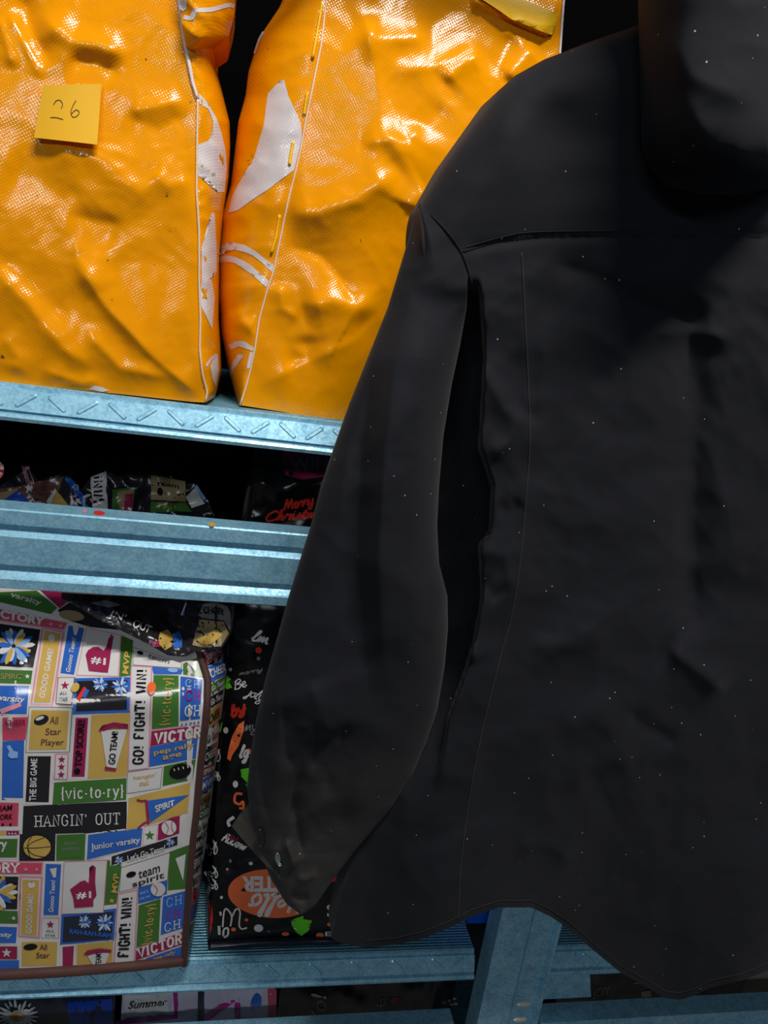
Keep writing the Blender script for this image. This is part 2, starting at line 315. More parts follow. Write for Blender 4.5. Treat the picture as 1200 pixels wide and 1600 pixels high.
def cloth(name, rgb, var, sheen=.25, rough=.85, lint=True, worn=None):
    m, nt, b = principled(name, rgb, rough, sheen=sheen, spec=.25); b.inputs['Sheen Roughness'].default_value = .45; tc = weave(nt, b, 420, .25, .0004)
    mp = nd(nt, 'ShaderNodeMapping'); mp.inputs['Scale'].default_value = (1, 1, 7); nt.links.new(tc.outputs['Object'], mp.inputs[0])
    n2 = nd(nt, 'ShaderNodeTexNoise'); n2.inputs['Scale'].default_value = 26; n2.inputs['Detail'].default_value = 6; n2.inputs['Roughness'].default_value = .7; nt.links.new(mp.outputs[0], n2.inputs['Vector'])
    m2 = nd(nt, 'ShaderNodeMix', data_type='RGBA'); nt.links.new(n2.outputs['Fac'], m2.inputs[0]); m2.inputs[6].default_value = lin(rgb); m2.inputs[7].default_value = lin(var); out = m2.outputs[2]
    if worn:                                    # cloth rubbed pale towards the cuff
        sx = nd(nt, 'ShaderNodeSeparateXYZ'); nt.links.new(tc.outputs['Object'], sx.inputs[0]); mr = nd(nt, 'ShaderNodeMapRange'); nt.links.new(sx.outputs[2], mr.inputs[0])
        mr.inputs[1].default_value = worn[1]; mr.inputs[2].default_value = worn[2]; mu = nd(nt, 'ShaderNodeMath', operation='MULTIPLY'); nt.links.new(mr.outputs[0], mu.inputs[0]); nt.links.new(n2.outputs['Fac'], mu.inputs[1])
        m4 = nd(nt, 'ShaderNodeMix', data_type='RGBA'); nt.links.new(mu.outputs[0], m4.inputs[0]); nt.links.new(out, m4.inputs[6]); m4.inputs[7].default_value = lin(worn[0]); out = m4.outputs[2]
    if lint:
        vo = nd(nt, 'ShaderNodeTexVoronoi'); vo.inputs['Scale'].default_value = 60; nt.links.new(tc.outputs['Object'], vo.inputs['Vector'])
        lt = nd(nt, 'ShaderNodeMath', operation='LESS_THAN'); nt.links.new(vo.outputs['Distance'], lt.inputs[0]); lt.inputs[1].default_value = .04
        m3 = nd(nt, 'ShaderNodeMix', data_type='RGBA'); nt.links.new(lt.outputs[0], m3.inputs[0]); nt.links.new(out, m3.inputs[6]); m3.inputs[7].default_value = lin((170, 165, 155)); out = m3.outputs[2]
    nt.links.new(out, b.inputs['Base Color']); return m
MSL = cloth('black_cotton_worn_sleeve', (13, 14, 19), (23, 24, 31), .05, .85, True, ((74, 70, 64), .5, .27))
MJ = cloth('black_cotton', (13, 14, 19), (23, 24, 31), .05); MJS = cloth('black_seam_thread', (9, 9, 10), (14, 14, 15), .05, .9, False)
MJT = cloth('worn_tab_cloth', (70, 64, 58), (52, 48, 44), .2); MJL = cloth('worn_seam_edge', (36, 36, 41), (30, 30, 35), .05)
def gloss(name, rgb, rough=.24, coat=.0):
    m, nt, b = principled(name, rgb, rough, coat=coat); weave(nt, b, 260, .10, .0004); return m
PAL = {k: gloss('print_' + k, c) for k, c in dict(white=(212, 208, 206), pink=(214, 140, 156), maroon=(150, 34, 78), rose=(198, 74, 98), blue=(48, 100, 186), navy=(40, 44, 62), green=(66, 112, 48), gold=(200, 164, 84), black=(36, 33, 37), grey=(120, 118, 118), ltblue=(140, 176, 226), red=(215, 52, 40), orange=(236, 110, 60), lime=(96, 206, 40), brown=(104, 68, 62), ink=(14, 13, 15), tan=(150, 132, 96), magenta=(168, 40, 130), purple=(196, 190, 206), deepblue=(18, 70, 180), violet=(128, 70, 190)).items()}
PN = list(PAL); PM = [PAL[k] for k in PN]; PI = {k: i for i, k in enumerate(PN)}
NOTE = principled('yellow_note_paper', (232, 174, 4), .7)[0]; INK = principled('pencil', (96, 66, 22), .8)[0]

# ------------------------------------------------------------------ the setting
def struct(name, mb, mat):
    o = mb.build(name, mat, None, False); o['kind'] = 'structure'; return o
WALL = principled('wall_darkness', (5, 4, 4), .9, spec=.03)[0]; FLOOR = principled('grey_concrete', (95, 95, 95), .8)[0]  # wall near black: the darkness behind the rack put into its colour
b = MB(); b.box((-2.6, 1.42, 0), (3.2, 1.5, 2.9)); struct('wall_back', b, WALL)
b = MB(); b.box((-2.6, -1.4, -.05), (3.2, 1.5, 0)); struct('floor', b, FLOOR)

# ------------------------------------------------------------------ storage rack
rack = thing('storage_rack', 'galvanised steel storage rack with bluish beams, posts and shelves', 'rack', (.436, .98, 0))
YF = .72; ZD = [1.350, .649, .02]; YB = 1.24
def shelf(x0, x1, z):
    b = MB()
    prof = [(YF + .022, z), (YF + .019, z + .0015), (YF + .016, z), (YF + .0155, z - .004), (YF + .012, z - .0035), (YF + .003, z - .0225), (YF + .006, z - .0245), (YF + .001, z - .026), (YF - .001, z - .029), (YF, z - .0325), (YF + .008, z - .034), (YF + .03, z - .03), (YF + .03, z - .004)]
    b.prism(prof, x0, x1); b.box((x0, YF + .02, z - .004), (x1, YB, z), 1)
    a0 = np.array([YF + .012, z - .0045]); a1 = np.array([YF + .004, z - .0215])     # slanted face carries a zigzag of pressed ribs
    x = x0 + .02; k = 0
    ph = (-.191) % .0278
    n0 = int((x0 + .191) / .0278) - 1
    nrm = np.array([-(a0[1] - a1[1]), (a0[0] - a1[0])]); nrm = nrm / np.linalg.norm(nrm)
    nrm = nrm if nrm[0] < 0 else -nrm
    for i in range(n0, int((x1 + .191) / .0278)):
        xs = -.191 + i * .0278
        if xs < x0 + .004 or xs + .022 > x1: continue
        s0, s1 = (a0, a1) if i % 2 == 0 else (a1, a0)
        A = np.array([xs, *(s0 * .9 + s1 * .1)]); B = np.array([xs + .0185, *(s0 * .1 + s1 * .9)]); N = np.array([0, *nrm]); t = (B - A) / np.linalg.norm(B - A); w = np.cross(t, N) * .0028
        rows = []
        for f, q in ((0, .2), (.1, 1), (.5, 1), (.9, 1), (1, .2)):
            c = A + (B - A) * f; rows.append([c - w * q, c - w * .5 * q + N * .0014 * q, c + w * .5 * q + N * .0014 * q, c + w * q])
        b.grid(np.array(rows))
    return b
for x0, x1 in ((-1.2, .371), (.478, 1.75)):
    for z in ZD:
        shelf(x0, x1, z).build('shelf', [STEEL, DECK], rack, True, 20)
def beam(x0, x1, zt):
    b = MB(); y = YF
    prof = [(y + .031, zt - .001), (y + .031, zt), (y + .0015, zt), (y, zt - .0015), (y, zt - .015), (y + .0012, zt - .0165), (y + .0075, zt - .0185), (y + .0075, zt - .0205), (y + .0005, zt - .0265), (y - .001, zt - .028), (y - .001, zt - .0575), (y, zt - .059), (y + .006, zt - .061), (y + .006, zt - .063), (y - .001, zt - .070), (y - .0025, zt - .0725), (y - .0025, zt - .082), (y, zt - .0835), (y + .008, zt - .0835), (y + .008, zt - .0815), (y + .014, zt - .06), (y + .014, zt - .003), (y + .031, zt - .003)]
    b.prism(prof, x0, x1)
    return b
for x0, x1 in ((-1.2, .36), (.488, 1.75)):
    for zt in (1.2295, .530):
        beam(x0, x1, zt).build('beam', STEEL, rack, True, 25)
def post(x0, y0, y1):
    b = MB(); w = .09
    p = [(0, y1), (0, y0 + .002), (.002, y0), (.044, y0), (.05, y0 + .006), (.083, y0 + .007), (.086, y0 - .001), (w, y0 - .001), (w, y1), (w - .003, y1), (w - .003, y0 + .02), (.003, y0 + .02), (.003, y1)]
    n = len(p); V = [(x0 + x, y, 0) for x, y in p] + [(x0 + x, y, 1.352) for x, y in p]
    b.add(V, [(i, (i + 1) % n, n + (i + 1) % n, n + i) for i in range(n)] + [tuple(range(n)), tuple(range(n, 2 * n))[::-1]])
    return b
for x0 in (-1.292, .391, 1.756):
    po = post(x0, YF - .001, .756).build('post', STEEL, rack, True, 25)
    if x0 == .391:
        for z in (.562, .534, .59 - .085, .65 - .175):
            r = MB(); c = (x0 + .066, YF + .006, z); th = np.linspace(0, 2 * np.pi, 20, False)
            ring = lambda q, y: np.stack([c[0] + q * .0105 * np.cos(th), np.full(20, y), z + q * .0035 * np.sin(th)], -1)
            r.grid(np.stack([ring(1.15, c[1] + .002), ring(1, c[1] - .002), ring(.7, c[1] - .003), ring(.02, c[1] - .0032)]), 0, True); r.build('slot_rim', SLOTRIM, po)  # post slots as raised pale rims, their lit lower edge put into the colour
    post(x0, YB - .03, YB).build('post', STEEL, rack, True, 25)
b = MB(); P4 = at([819, 888, 884, 834][0:4], [1530, 1527, 1563, 1566], .745)
Pz = [(.482, .745, .628), (.552, .745, .628), (.575, .745, .545), (.482, .745, .545)]
b.add(Pz + [(x, y + .003, z) for x, y, z in Pz], [(0, 1, 2, 3), (7, 6, 5, 4), (0, 4, 5, 1), (1, 5, 6, 2), (2, 6, 7, 3), (3, 7, 4, 0)]); b.build('bracket', STEEL, rack, False)
b = MB(); b.tube([(-2.6, .60, 1.98), (3.2, .60, 1.98)], .012, 0, 14); b.build('trim_1', STEEL)['kind'] = 'structure'

# ------------------------------------------------------------------ bags
def outline_closed(mb, P, back, mat):
    """close a cloth front (grid P) into a solid reaching back to depth `back`"""
    n, m = P.shape[:2]
    ring = np.concatenate([P[0, :], P[1:, -1], P[-1, -2::-1], P[-2:0:-1, 0]])
    c = P.reshape(-1, 3).mean(0); Bk = ring.copy(); Bk[:, 1] = back; Bk[:, 0] = c[0] + (Bk[:, 0] - c[0]) * .84; Bk[:, 2] = np.maximum(Bk[:, 2], ring[:, 2].min())
    mid = (ring + Bk) / 2; mid[:, 0] = ring[:, 0] * .8 + Bk[:, 0] * .2
    mb.grid(np.stack([ring, mid, Bk]), mat, True)
    k = len(ring); mb.add(Bk, [tuple(range(k))], mat)
def front_grid(top, bot, left, right, nx, ny):
    T, B_, L, R = resample(top, nx), resample(bot, nx), resample(left, ny), resample(right, ny)
    u = np.linspace(0, 1, nx)[None, :, None]; v = np.linspace(0, 1, ny)[:, None, None]
    return (1 - v) * T[None] + v * B_[None] + (1 - u) * L[:, None] + u * R[:, None] - ((1 - u) * (1 - v) * T[0] + u * (1 - v) * T[-1] + (1 - u) * v * B_[0] + u * v * B_[-1])
def gusset_surf(front, seam, sil, depth, rel=None):
    def f(px, py):
        s = interp(seam, py); e = interp(sil, py); u = np.clip((px - s) / np.where(np.abs(e - s) < 1, 1, e - s), 0, .995)
        Y = front(s, py) + depth * (1 - np.sqrt(1 - u * u))
        return Y - (rel(px, py) * sm(0, .15, u) if rel else 0)
    return f
def gusset_grid(seam_px, sil, n, surf, bot_lift=0.0):
    """columns from the seam column (ny x 2) round to the silhouette"""
    cols = []; ny = len(seam_px); v = np.linspace(0, 1, ny)
    for k in range(1, n + 1):
        u = math.sin(k / n * math.pi / 2) * .995
        py = seam_px[:, 1] - bot_lift * u * sm(.85, 1, v); x = seam_px[:, 0] + (interp(sil, py) - seam_px[:, 0]) * u
        cols.append(at(x, py, surf(x, py)))
    return np.stack(cols, 1)
def line3(surf, pts, n, off): p = resample(pts, n); return surfP(surf, p[:, 0], p[:, 1], off)

# --- yellow bag with the note
SEAM_A = [(272, -120), (276, -40), (280, 0), (284, 40), (293, 90), (301, 130), (309, 155), (308, 220), (307, 300), (311, 360), (311, 440), (313, 500), (312, 545), (316, 585), (324, 612), (321, 628)]
SIL_A = [(338, -120), (336, 60), (336, 100), (347, 142), (359, 191), (360, 230), (357, 280), (349, 330), (343, 400), (342, 500), (345, 545), (346, 580), (339, 612), (333, 629)]
BOT_A = [(-320, 560), (-160, 582), (0, 597), (100, 607), (200, 617), (300, 628), (321, 629)]
def YA(px, py):
    h = .010 * np.sin(np.clip((py + 120) / 740, 0, 1) * np.pi) * np.sin(np.clip((px + 320) / 640, 0, 1) * np.pi)
    h = h + crumple(px, py, 80, 5, 3) * .0012 * sm(325, 290, px) + crumple(px, py, 210, 3, 2) * .0022 * sm(630, 560, py) * sm(322, 285, px)
    C = lambda *a, **k: crease(px, py, *a, **k)
    h = h + C([(110, 400), (165, 478), (235, 553), (318, 624)], .009, 14, 80, r=2, fade=.15)
    h = h + C([(-30, 400), (40, 470), (100, 545), (165, 588)], .009, 26, 30, r=5) - C([(-20, 385), (60, 455), (110, 520)], .006, 30, r=12)
    h = h + C([(128, 500), (150, 535), (190, 575), (270, 592)], .006, 16, 20, r=4)
    h = h + C([(55, 15), (85, 45), (110, 65), (150, 70), (210, 92)], .009, 34, 20, r=6) - C([(100, 92), (150, 100), (195, 120)], .006, 18, r=6)
    h = h - C([(28, -20), (50, 50), (80, 110)], .006, 16, r=8) + C([(8, 10), (50, 90), (68, 128)], .004, 9, r=3) + C([(-6, 20), (8, 60), (24, 112)], .004, 9, r=3)
    h = h + C([(196, 176), (240, 166), (292, 158)], .005, 26, 14, r=4) - C([(190, 185), (250, 200), (300, 175)], .004, 18, r=8)
    h = h + C([(60, 225), (160, 250), (200, 285), (240, 330)], .007, 40, 26, r=8) + C([(235, 265), (262, 290), (302, 282)], .005, 22, r=5)
    h = h - C([(100, 335), (150, 345), (195, 355)], .004, 20, r=5) + C([(116, 370), (122, 405), (160, 460)], .003, 14, r=2)
    h = h - C([(0, 260), (60, 280), (130, 330)], .005, 40, r=15) + C([(60, 575), (130, 600), (160, 590)], .004, 12, r=3) + C([(0, 520), (30, 560), (20, 590)], .004, 18, r=4)
    h = h - C([(210, 560), (270, 575), (315, 560)], .003, 30, r=8) - C([(150, 440), (220, 400), (300, 430)], .004, 50, r=15)
    return .748 - h + .00003 * np.clip(320 - py, 0, 400)
def relA(px, py): return crumple(px, py, 60, 9, 2) * .003
GA = gusset_surf(YA, SEAM_A, SIL_A, .085, relA)
bagA = thing('shopping_bag', 'glossy orange-yellow woven shopping bag bearing a handwritten paper note', 'bag', (-.17, .95, 1.353), 'yellow shopping bags on the upper shelf')
b = MB()
G = front_grid([(-320, -140), (272, -120)], BOT_A, [(-320, -140), (-320, 560)], SEAM_A[:-1] + [(321, 629)], 170, 190)
seam_px = G[:, -1]; P = np.concatenate([at(G[..., 0], G[..., 1], YA(G[..., 0], G[..., 1])), gusset_grid(seam_px, SIL_A, 18, GA, 8)], 1)
b.grid(P, 0); outline_closed(b, P, 1.12, 0)
W1 = [(311, 146), (325, 162), (338, 185), (345, 205), (352, 235), (354, 262), (350, 300), (339, 300), (340, 268), (325, 268), (309, 274), (308, 227), (325, 220), (332, 206), (333, 190), (325, 170), (312, 163)]
W2 = [(330, 332), (335, 333), (338, 395), (338, 425), (333, 424), (330, 435), (335, 465), (331, 515), (322, 495), (315, 480), (313, 455), (315, 440), (315, 385), (325, 375)]
W3 = [(340, 553), (341, 580), (337, 605), (331, 590), (328, 572), (333, 560)]
drape(b, [W1, W2, W3], GA, 1, 1, 6); drape(b, stroke([(322, 572), (330, 560), (339, 553)], 3), GA, 1, 1)
drape(b, stroke([(316, 450), (322, 466)], 3, False) + stroke([(322, 451), (317, 466)], 3, False), GA, 2, 0)
drape(b, [[(139, 607), (147, 602), (158, 604), (171, 610), (160, 612)]], YA, 2, 1, 6); drape(b, stroke([(343, 240), (345, 248), (347, 246), (348, 256)], 2.5), GA, 2, 0)
b.build('body', [MY, MYW], bagA)
b = MB(); b.tube(line3(YA, [q for q in SEAM_A if q[1] < 165], 40, .001), np.r_[np.full(30, .0019), np.linspace(.0019, .0016, 10)]); o = b.build('white_binding', MWB, bagA); o['label'] = 'white upper seam binding'
b = MB(); b.tube(line3(YA, [(309, 155)] + [q for q in SEAM_A if q[1] > 165], 70, .001), .0011); b.build('seam_binding', MBIND, bagA)
# hem lobe of the gusset folding out at the top
LOBE_L = [(282, -60), (281, 0), (285, 45), (295, 92)]; LOBE_R = [(372, -60), (367, 0), (366, 25), (357, 58), (335, 76), (300, 92)]
def YLobe(px, py):
    l = interp(LOBE_L, py); r = interp(LOBE_R, py); u = np.clip((px - l) / np.maximum(r - l, 1), 0, 1)
    low = sm(40, 94, py)
    return .744 + .05 * u ** 2 + .035 * low * (1 - np.sqrt(np.clip(1 - low ** 2, 0, 1))) - crumple(px, py, 50, 14, 2) * .004 - .012 * np.sin(u * np.pi) * (1 - low)
v = np.linspace(0, 1, 40); py = -60 + 152 * v; L = interp(LOBE_L, py); R = interp(LOBE_R, py); uu = np.linspace(0, 1, 30)[None]
px = L[:, None] + (R - L)[:, None] * uu; pyy = np.repeat(py[:, None], 30, 1)
P = at(px, pyy, YLobe(px, pyy)); b = MB(); b.grid(P, 0); outline_closed(b, P, .86, 0)
drape(b, stroke([(287, 27), (300, 28), (306, 17), (330, 15), (356, 8), (366, 10)], 7), YLobe, 1, 1, 6); drape(b, [[(279, -6), (292, -6), (292, 14), (286, 18), (281, 14)]], YLobe, 1, 1, 6)
b.build('gusset_hem', [MY, MYW], bagA)

# --- yellow bag half behind the jacket
SEAM_B = [(516, -140), (513, -40), (509, 10), (502, 70), (490, 130), (478, 190), (470, 235), (462, 270), (452, 310), (443, 350), (431, 408), (428, 424), (416, 460), (405, 500), (398, 548), (391, 580), (383, 610), (375, 633)]
SIL_B = [(470, -140), (450, -20), (436, 12), (405, 58), (388, 110), (383, 150), (372, 190), (366, 240), (360, 290), (346, 340), (341, 400), (341, 470), (345, 520), (355, 570), (366, 612), (372, 632)]
BOT_B = [(375, 633), (420, 640), (480, 650), (540, 656), (640, 664), (760, 674), (872, 682)]
RIGHT_B = [(880, -140), (880, 0), (876, 60), (872, 110), (870, 300), (870, 500), (872, 682)]
def YBf(px, py):
    h = .014 * np.sin(np.clip((py + 140) / 810, 0, 1) * np.pi) * sm(380, 560, px)
    h = h + crumple(px, py, 85, 25, 3) * .0012 * sm(365, 430, px) + crumple(px + 400, py, 200, 21, 2) * .0022 * sm(660, 590, py)
    C = lambda *a, **k: crease(px, py, *a, **k)
    h = h + C([(440, 335), (500, 332), (560, 310), (625, 262)], .011, 30, 34, r=8, fade=.2)
    h = h - C([(440, 382), (500, 399), (535, 437), (556, 474), (565, 500)], .006, 14, 36, r=3)
    h = h + C([(400, 606), (470, 570), (520, 548), (580, 520)], .006, 26, 30, r=2) - C([(440, 565), (480, 560), (478, 520)], .005, 18, r=4)
    h = h + C([(470, 482), (520, 470), (560, 480), (580, 500)], .010, 34, 20, r=8) + C([(436, 440), (440, 480), (470, 500)], .004, 14, r=3)
    h = h + C([(560, 30), (590, 60), (630, 62), (680, 58)], .008, 34, 20, r=8) + C([(560, -20), (585, 100), (600, 200), (660, 300)], .005, 24, r=5)
    h = h + C([(600, 112), (680, 105), (760, 60)], .004, 18, r=4) + C([(560, 225), (610, 218), (640, 225), (660, 190)], .007, 28, 16, r=6)
    h = h + C([(690, 130), (730, 95), (760, 85)], .006, 24, 14, r=5) + C([(790, 130), (810, 100), (840, 70)], .007, 22, r=5) - C([(770, 120), (785, 90), (800, 50)], .004, 16, r=5)
    h = h + C([(640, 330), (650, 310), (670, 300)], .006, 20, r=5) - C([(630, 240), (660, 200), (700, 160)], .003, 30, r=8)
    h = h - C([(600, 110), (700, 20), (740, 0)], .003, 30, r=8) + C([(735, 0), (860, 52)], .008, 5, 26, r=2, fade=.05)
    h = h + blob(px, py, (470, 130), 50, 90, .004) + blob(px, py, (720, 260), 120, 120, .006)
    return .768 - h + .00003 * np.clip(320 - py, 0, 450)
def relB(px, py): return crumple(px, py, 90, 33, 2) * .0035 + crease(px, py, [(372, 480), (378, 500), (400, 512)], .004, 14, r=3)
GB = gusset_surf(YBf, SEAM_B, SIL_B, .09, relB)
bagB = thing('shopping_bag', 'glossy orange-yellow woven shopping bag with white side print, partly behind the jacket', 'bag', (.27, .98, 1.353), 'yellow shopping bags on the upper shelf')
b = MB(); G = front_grid([(516, -140), (880, -140)], BOT_B, SEAM_B, RIGHT_B, 170, 190)
gl = gusset_grid(G[:, 0], SIL_B, 26, GB, 0)[:, ::-1]
P = np.concatenate([gl, at(G[..., 0], G[..., 1], YBf(G[..., 0], G[..., 1]))], 1); b.grid(P, 0); outline_closed(b, P, 1.14, 0)
V1 = [(438, 126), (444, 125), (451, 150), (470, 193), (472, 215), (459, 266), (440, 280), (421, 295), (395, 312), (373, 328), (357, 333), (364, 305), (383, 270), (398, 245), (413, 193), (416, 165), (419, 146)]
V2 = [(342, 394), (348, 381), (360, 378), (383, 383), (400, 393), (415, 405), (431, 418), (427, 427), (409, 410), (395, 399), (383, 394), (367, 390), (355, 389), (344, 399)]
V3 = [(344, 401), (355, 399), (367, 401), (380, 407), (393, 415), (408, 428), (420, 439), (416, 449), (396, 431), (380, 419), (367, 411), (355, 409), (343, 411)]
V4 = [(357, 540), (364, 534), (372, 532), (382, 533), (398, 544), (397, 549), (388, 546), (374, 541), (362, 546)]
V5 = [(361, 590), (360, 578), (364, 566), (371, 554), (378, 552), (381, 556), (374, 565), (368, 576)]; V6 = [(391, 550), (398, 551), (395, 570), (387, 577), (386, 572)]
drape(b, [V1, V2, V3, V4, V5, V6], GB, 1, 1, 6); drape(b, stroke([(388, 250), (394, 240)], 4, False) + stroke([(391, 238), (393, 251), (390, 256)], 4), GB, 2, 0)
drape(b, stroke([(398, 84), (404, 66), (412, 50)], 4), GB, 1, 1)
b.build('body', [MY, MYW], bagB)
b = MB(); b.tube(line3(YBf, SEAM_B, 90, .001), .0011); b.build('seam_binding', MBIND, bagB)
b = MB(); b.tube(line3(YBf, RIGHT_B[:4], 40, .001), .0013); b.build('seam_binding', MWB, bagB)
TAPE = [(735, -12), (790, -12), (872, 22), (868, 40), (862, 55), (800, 30)]
b = MB(); fT = lambda px, py: YBf(px, py) - .003
drape(b, [TAPE], fT, 1, 0, 10); drape(b, [TAPE], YBf, 3, 0, 10)
b.build('hem_tape', MYS, bagB)
for pts in ([(506, 8), (497, 60), (491, 92)], [(483, 145), (478, 180)], [(461, 222), (455, 258)], [(440, 336), (434, 372), (427, 396)]):
    b = MB(); sft = [(x - 3, y) for x, y in pts]; b.tube(line3(GB, sft, 14, .0004), .0016, 0, 6); b.build('yellow_tape_remnant', MYS, bagB)

# --- note
NQ = [(68, 133), (159, 131), (152, 226), (53, 215)]
yn = [float(YA(np.array(x), np.array(y))) for x, y in NQ]
iu = np.linspace(0, 1, 14)
def note_surf(px, py):
    t = np.clip((py - 132) / 92, 0, 1); s = np.clip((px - 55) / 100, 0, 1)
    return (yn[0] * (1 - s) + yn[1] * s) * (1 - t) + (yn[3] * (1 - s) + yn[2] * s) * t - .005 - .004 * t * t - .0025 * np.sin(s * np.pi)
note = thing('paper_note', 'square yellow paper note with handwritten 26 stuck on the left yellow bag', 'note', at(105, 178, note_surf(105., 178.)))
G = np.array([[inq(NQ, s, t) for s in iu] for t in iu]); b = MB()
Pf = surfP(note_surf, G[..., 0], G[..., 1], .0002); Pb = surfP(note_surf, G[..., 0], G[..., 1], -.0002); b.grid(Pf); b.grid(Pb)
rf = lambda A: np.concatenate([A[0, :], A[1:, -1], A[-1, -2::-1], A[-2:0:-1, 0]]); b.grid(np.stack([rf(Pf), rf(Pb)]), 0, True)
b.build('sheet', NOTE, note)
b = MB()
for st in ([(84, 164), (88, 158), (94, 157), (98, 163), (96, 170)], [(79, 184), (88, 184), (99, 187)], [(119, 157), (114, 166), (111, 176), (114, 183), (120, 182), (124, 176), (119, 172), (112, 178)]):
    drape(b, stroke(st, 1.25), note_surf, 1.6, 0)
b.build('handwriting', INK, note)

# --- sports print bag
BIND_S = [(300, 985), (309, 1010), (318, 1040), (325, 1062), (324, 1100), (320, 1140), (313, 1200), (307, 1270), (299, 1330), (294, 1400), (290, 1460), (288, 1506)]
SIL_S = [(352, 985), (357, 1005), (356, 1050), (350, 1090), (345, 1130), (337, 1200), (326, 1290), (315, 1370), (305, 1440), (297, 1506)]
BOT_S = [(-200, 1538), (-100, 1534), (0, 1529), (100, 1524), (200, 1516), (288, 1507)]
def YS(px, py):
    h = .016 * np.sin(np.clip((py - 985) / 535, 0, 1) ** .8 * np.pi) * np.sin(np.clip((px + 200) / 500, 0, 1) * np.pi) ** .5
    back = np.clip(1112 - py, 0, 400) / 100.0
    C = lambda *a, **k: crease(px, py, *a, **k)
    h = h + C([(90, 1100), (170, 1089), (235, 1087), (310, 1076)], .009, 30, 15, r=5, fade=.12) + C([(22, 1050), (20, 1100), (16, 1150)], .005, 12, 16, r=3) + C([(62, 1000), (40, 1025), (22, 1048)], .004, 12, r=3)
    h = h - C([(0, 1040), (120, 1056), (200, 1058)], .003, 20, r=6) + crumple(px, py, 120, 41, 2) * .0025 + C([(280, 1180), (200, 1330), (120, 1500)], .003, 60, r=20)
    h = h - C([(180, 1260), (270, 1230), (300, 1200)], .004, 30, r=10)
    return .712 - h + .045 * back ** 1.5 + .00004 * np.clip(py - 1075, 0, 500) * 0
def relS(px, py): return crumple(px, py, 50, 44, 2) * .004
GS = gusset_surf(YS, BIND_S, SIL_S, .07, relS)
bagS = thing('print_bag', 'laminated bag covered in colourful school sports patches with brown piping, at lower left', 'bag', (-.15, .9, .649))
b = MB(); G = front_grid([(-200, 915), (60, 918), (300, 985)], BOT_S, [(-200, 915), (-200, 1538)], BIND_S + [(288, 1507)], 150, 190)
P = np.concatenate([at(G[..., 0], G[..., 1], YS(G[..., 0], G[..., 1])), gusset_grid(G[:, -1], SIL_S, 16, GS, 0)], 1)
b.grid(P, PI['white']); outline_closed(b, P, .93, PI['brown'])
def pan(q, c, *borders, surf=None, step=10):
    q = [tuple(map(float, x)) for x in q]; lay = 1
    for col, d in borders:
        drape(b, [q], surf or YS, lay, PI[col], step); q = [tuple(x) for x in inset(q, d)]; lay += 1
    drape(b, [q], surf or YS, lay, PI[c], step)
def T(s, q, c, **k): put_text(b, s, q, YS, 4, PI[c], **k)
def Sf(s, q, c, **k): put_serif(b, s, q, YS, 4, PI[c], **k)
def sh(poly, c, lay=4): drape(b, [poly], YS, lay, PI[c], 10)
def pompom(cx, cy, r, cols, n=16, seed=1):
    rs = random.Random(seed)
    for k in range(n):
        a = 2 * math.pi * k / n + rs.uniform(-.1, .1); l = r * rs.uniform(.75, 1.05)
        sh(ell(cx + math.cos(a) * l * .55, cy + math.sin(a) * l * .55, l * .45, r * .13, a, 8), cols[k % len(cols)], 4 + .6 * (k % 4))
pan([(-60, 940), (108, 973), (100, 986), (-60, 962)], 'rose', ('pink', 2)); T('VICTORY', [(-18, 950), (72, 966), (69, 979), (-18, 964)], 'white', bold=.05)
for x, y in ((80, 976), (95, 979)): sh(star(x, y, 4), 'pink')
pan([(-60, 928), (58, 922), (93, 950), (80, 962), (-60, 938)][:4], 'green', ('white', 2)); T('varsity', [(19, 926), (66, 940), (63, 949), (14, 936)], 'white', bold=.02)
sh([(62, 922), (120, 930), (93, 951)], 'maroon', 2); sh([(108, 970), (90, 954), (122, 932), (200, 950), (190, 985), (140, 980)], 'black', 1); sh(ell(112, 963, 20, 8, .15), 'tan', 4)
pan([(-60, 965), (65, 983), (53, 1045), (-60, 1040)], 'black', ('white', 1.5)); pompom(22, 1011, 33, ['white', 'gold', 'blue', 'ltblue', 'white', 'blue'], 22)
pan([(-60, 1044), (51, 1048), (48, 1069), (-60, 1066)], 'green'); sh(star(43, 1058, 4.5), 'white'); T('SPIRIT', [(2, 1053), (36, 1055), (34, 1063), (2, 1062)], 'tan')
pan([(-60, 1068), (48, 1070), (44, 1118), (-60, 1116)], 'blue', ('white', 2.5)); T('varsity', [(1, 1086), (39, 1089), (37, 1101), (0, 1097)], 'white', bold=.02, shear=.2); sh([(0, 1108), (30, 1098), (34, 1103), (4, 1115)], 'pink')
pan([(4, 1121), (44, 1120), (40, 1156), (4, 1157)], 'rose'); T('CHEER', [(9, 1124), (41, 1123), (40, 1132), (9, 1133)], 'maroon')  # maroon patch coloured rose, its pink glare painted in
pan([(4, 1158), (38, 1156), (36, 1250), (3, 1250)], 'blue'); sh([(11, 1165), (16, 1163), (22, 1172), (29, 1174), (28, 1183), (18, 1184), (13, 1180), (15, 1173)], 'ltblue'); pan([(-60, 1120), (2, 1121), (0, 1250), (-60, 1250)], 'gold', ('white', 2))
pan([(66, 980), (101, 987), (83, 1103), (47, 1102)], 'gold', ('pink', 3), ('white', 2)); T('GOOD GAME!', [(61, 1090), (75, 1014), (84, 1016), (70, 1092)], 'white', bold=.02); sh(ell(81, 998, 5.5, 5.5), 'white')
pan([(105, 974), (135, 980), (118, 1058), (91, 1055)], 'blue', ('white', 3)); T('Goooo Team!', [(103, 1050), (112, 997), (119, 999), (110, 1052)], 'white', bold=.02); sh([(114, 979), (124, 981), (120, 994), (116, 993)], 'white')
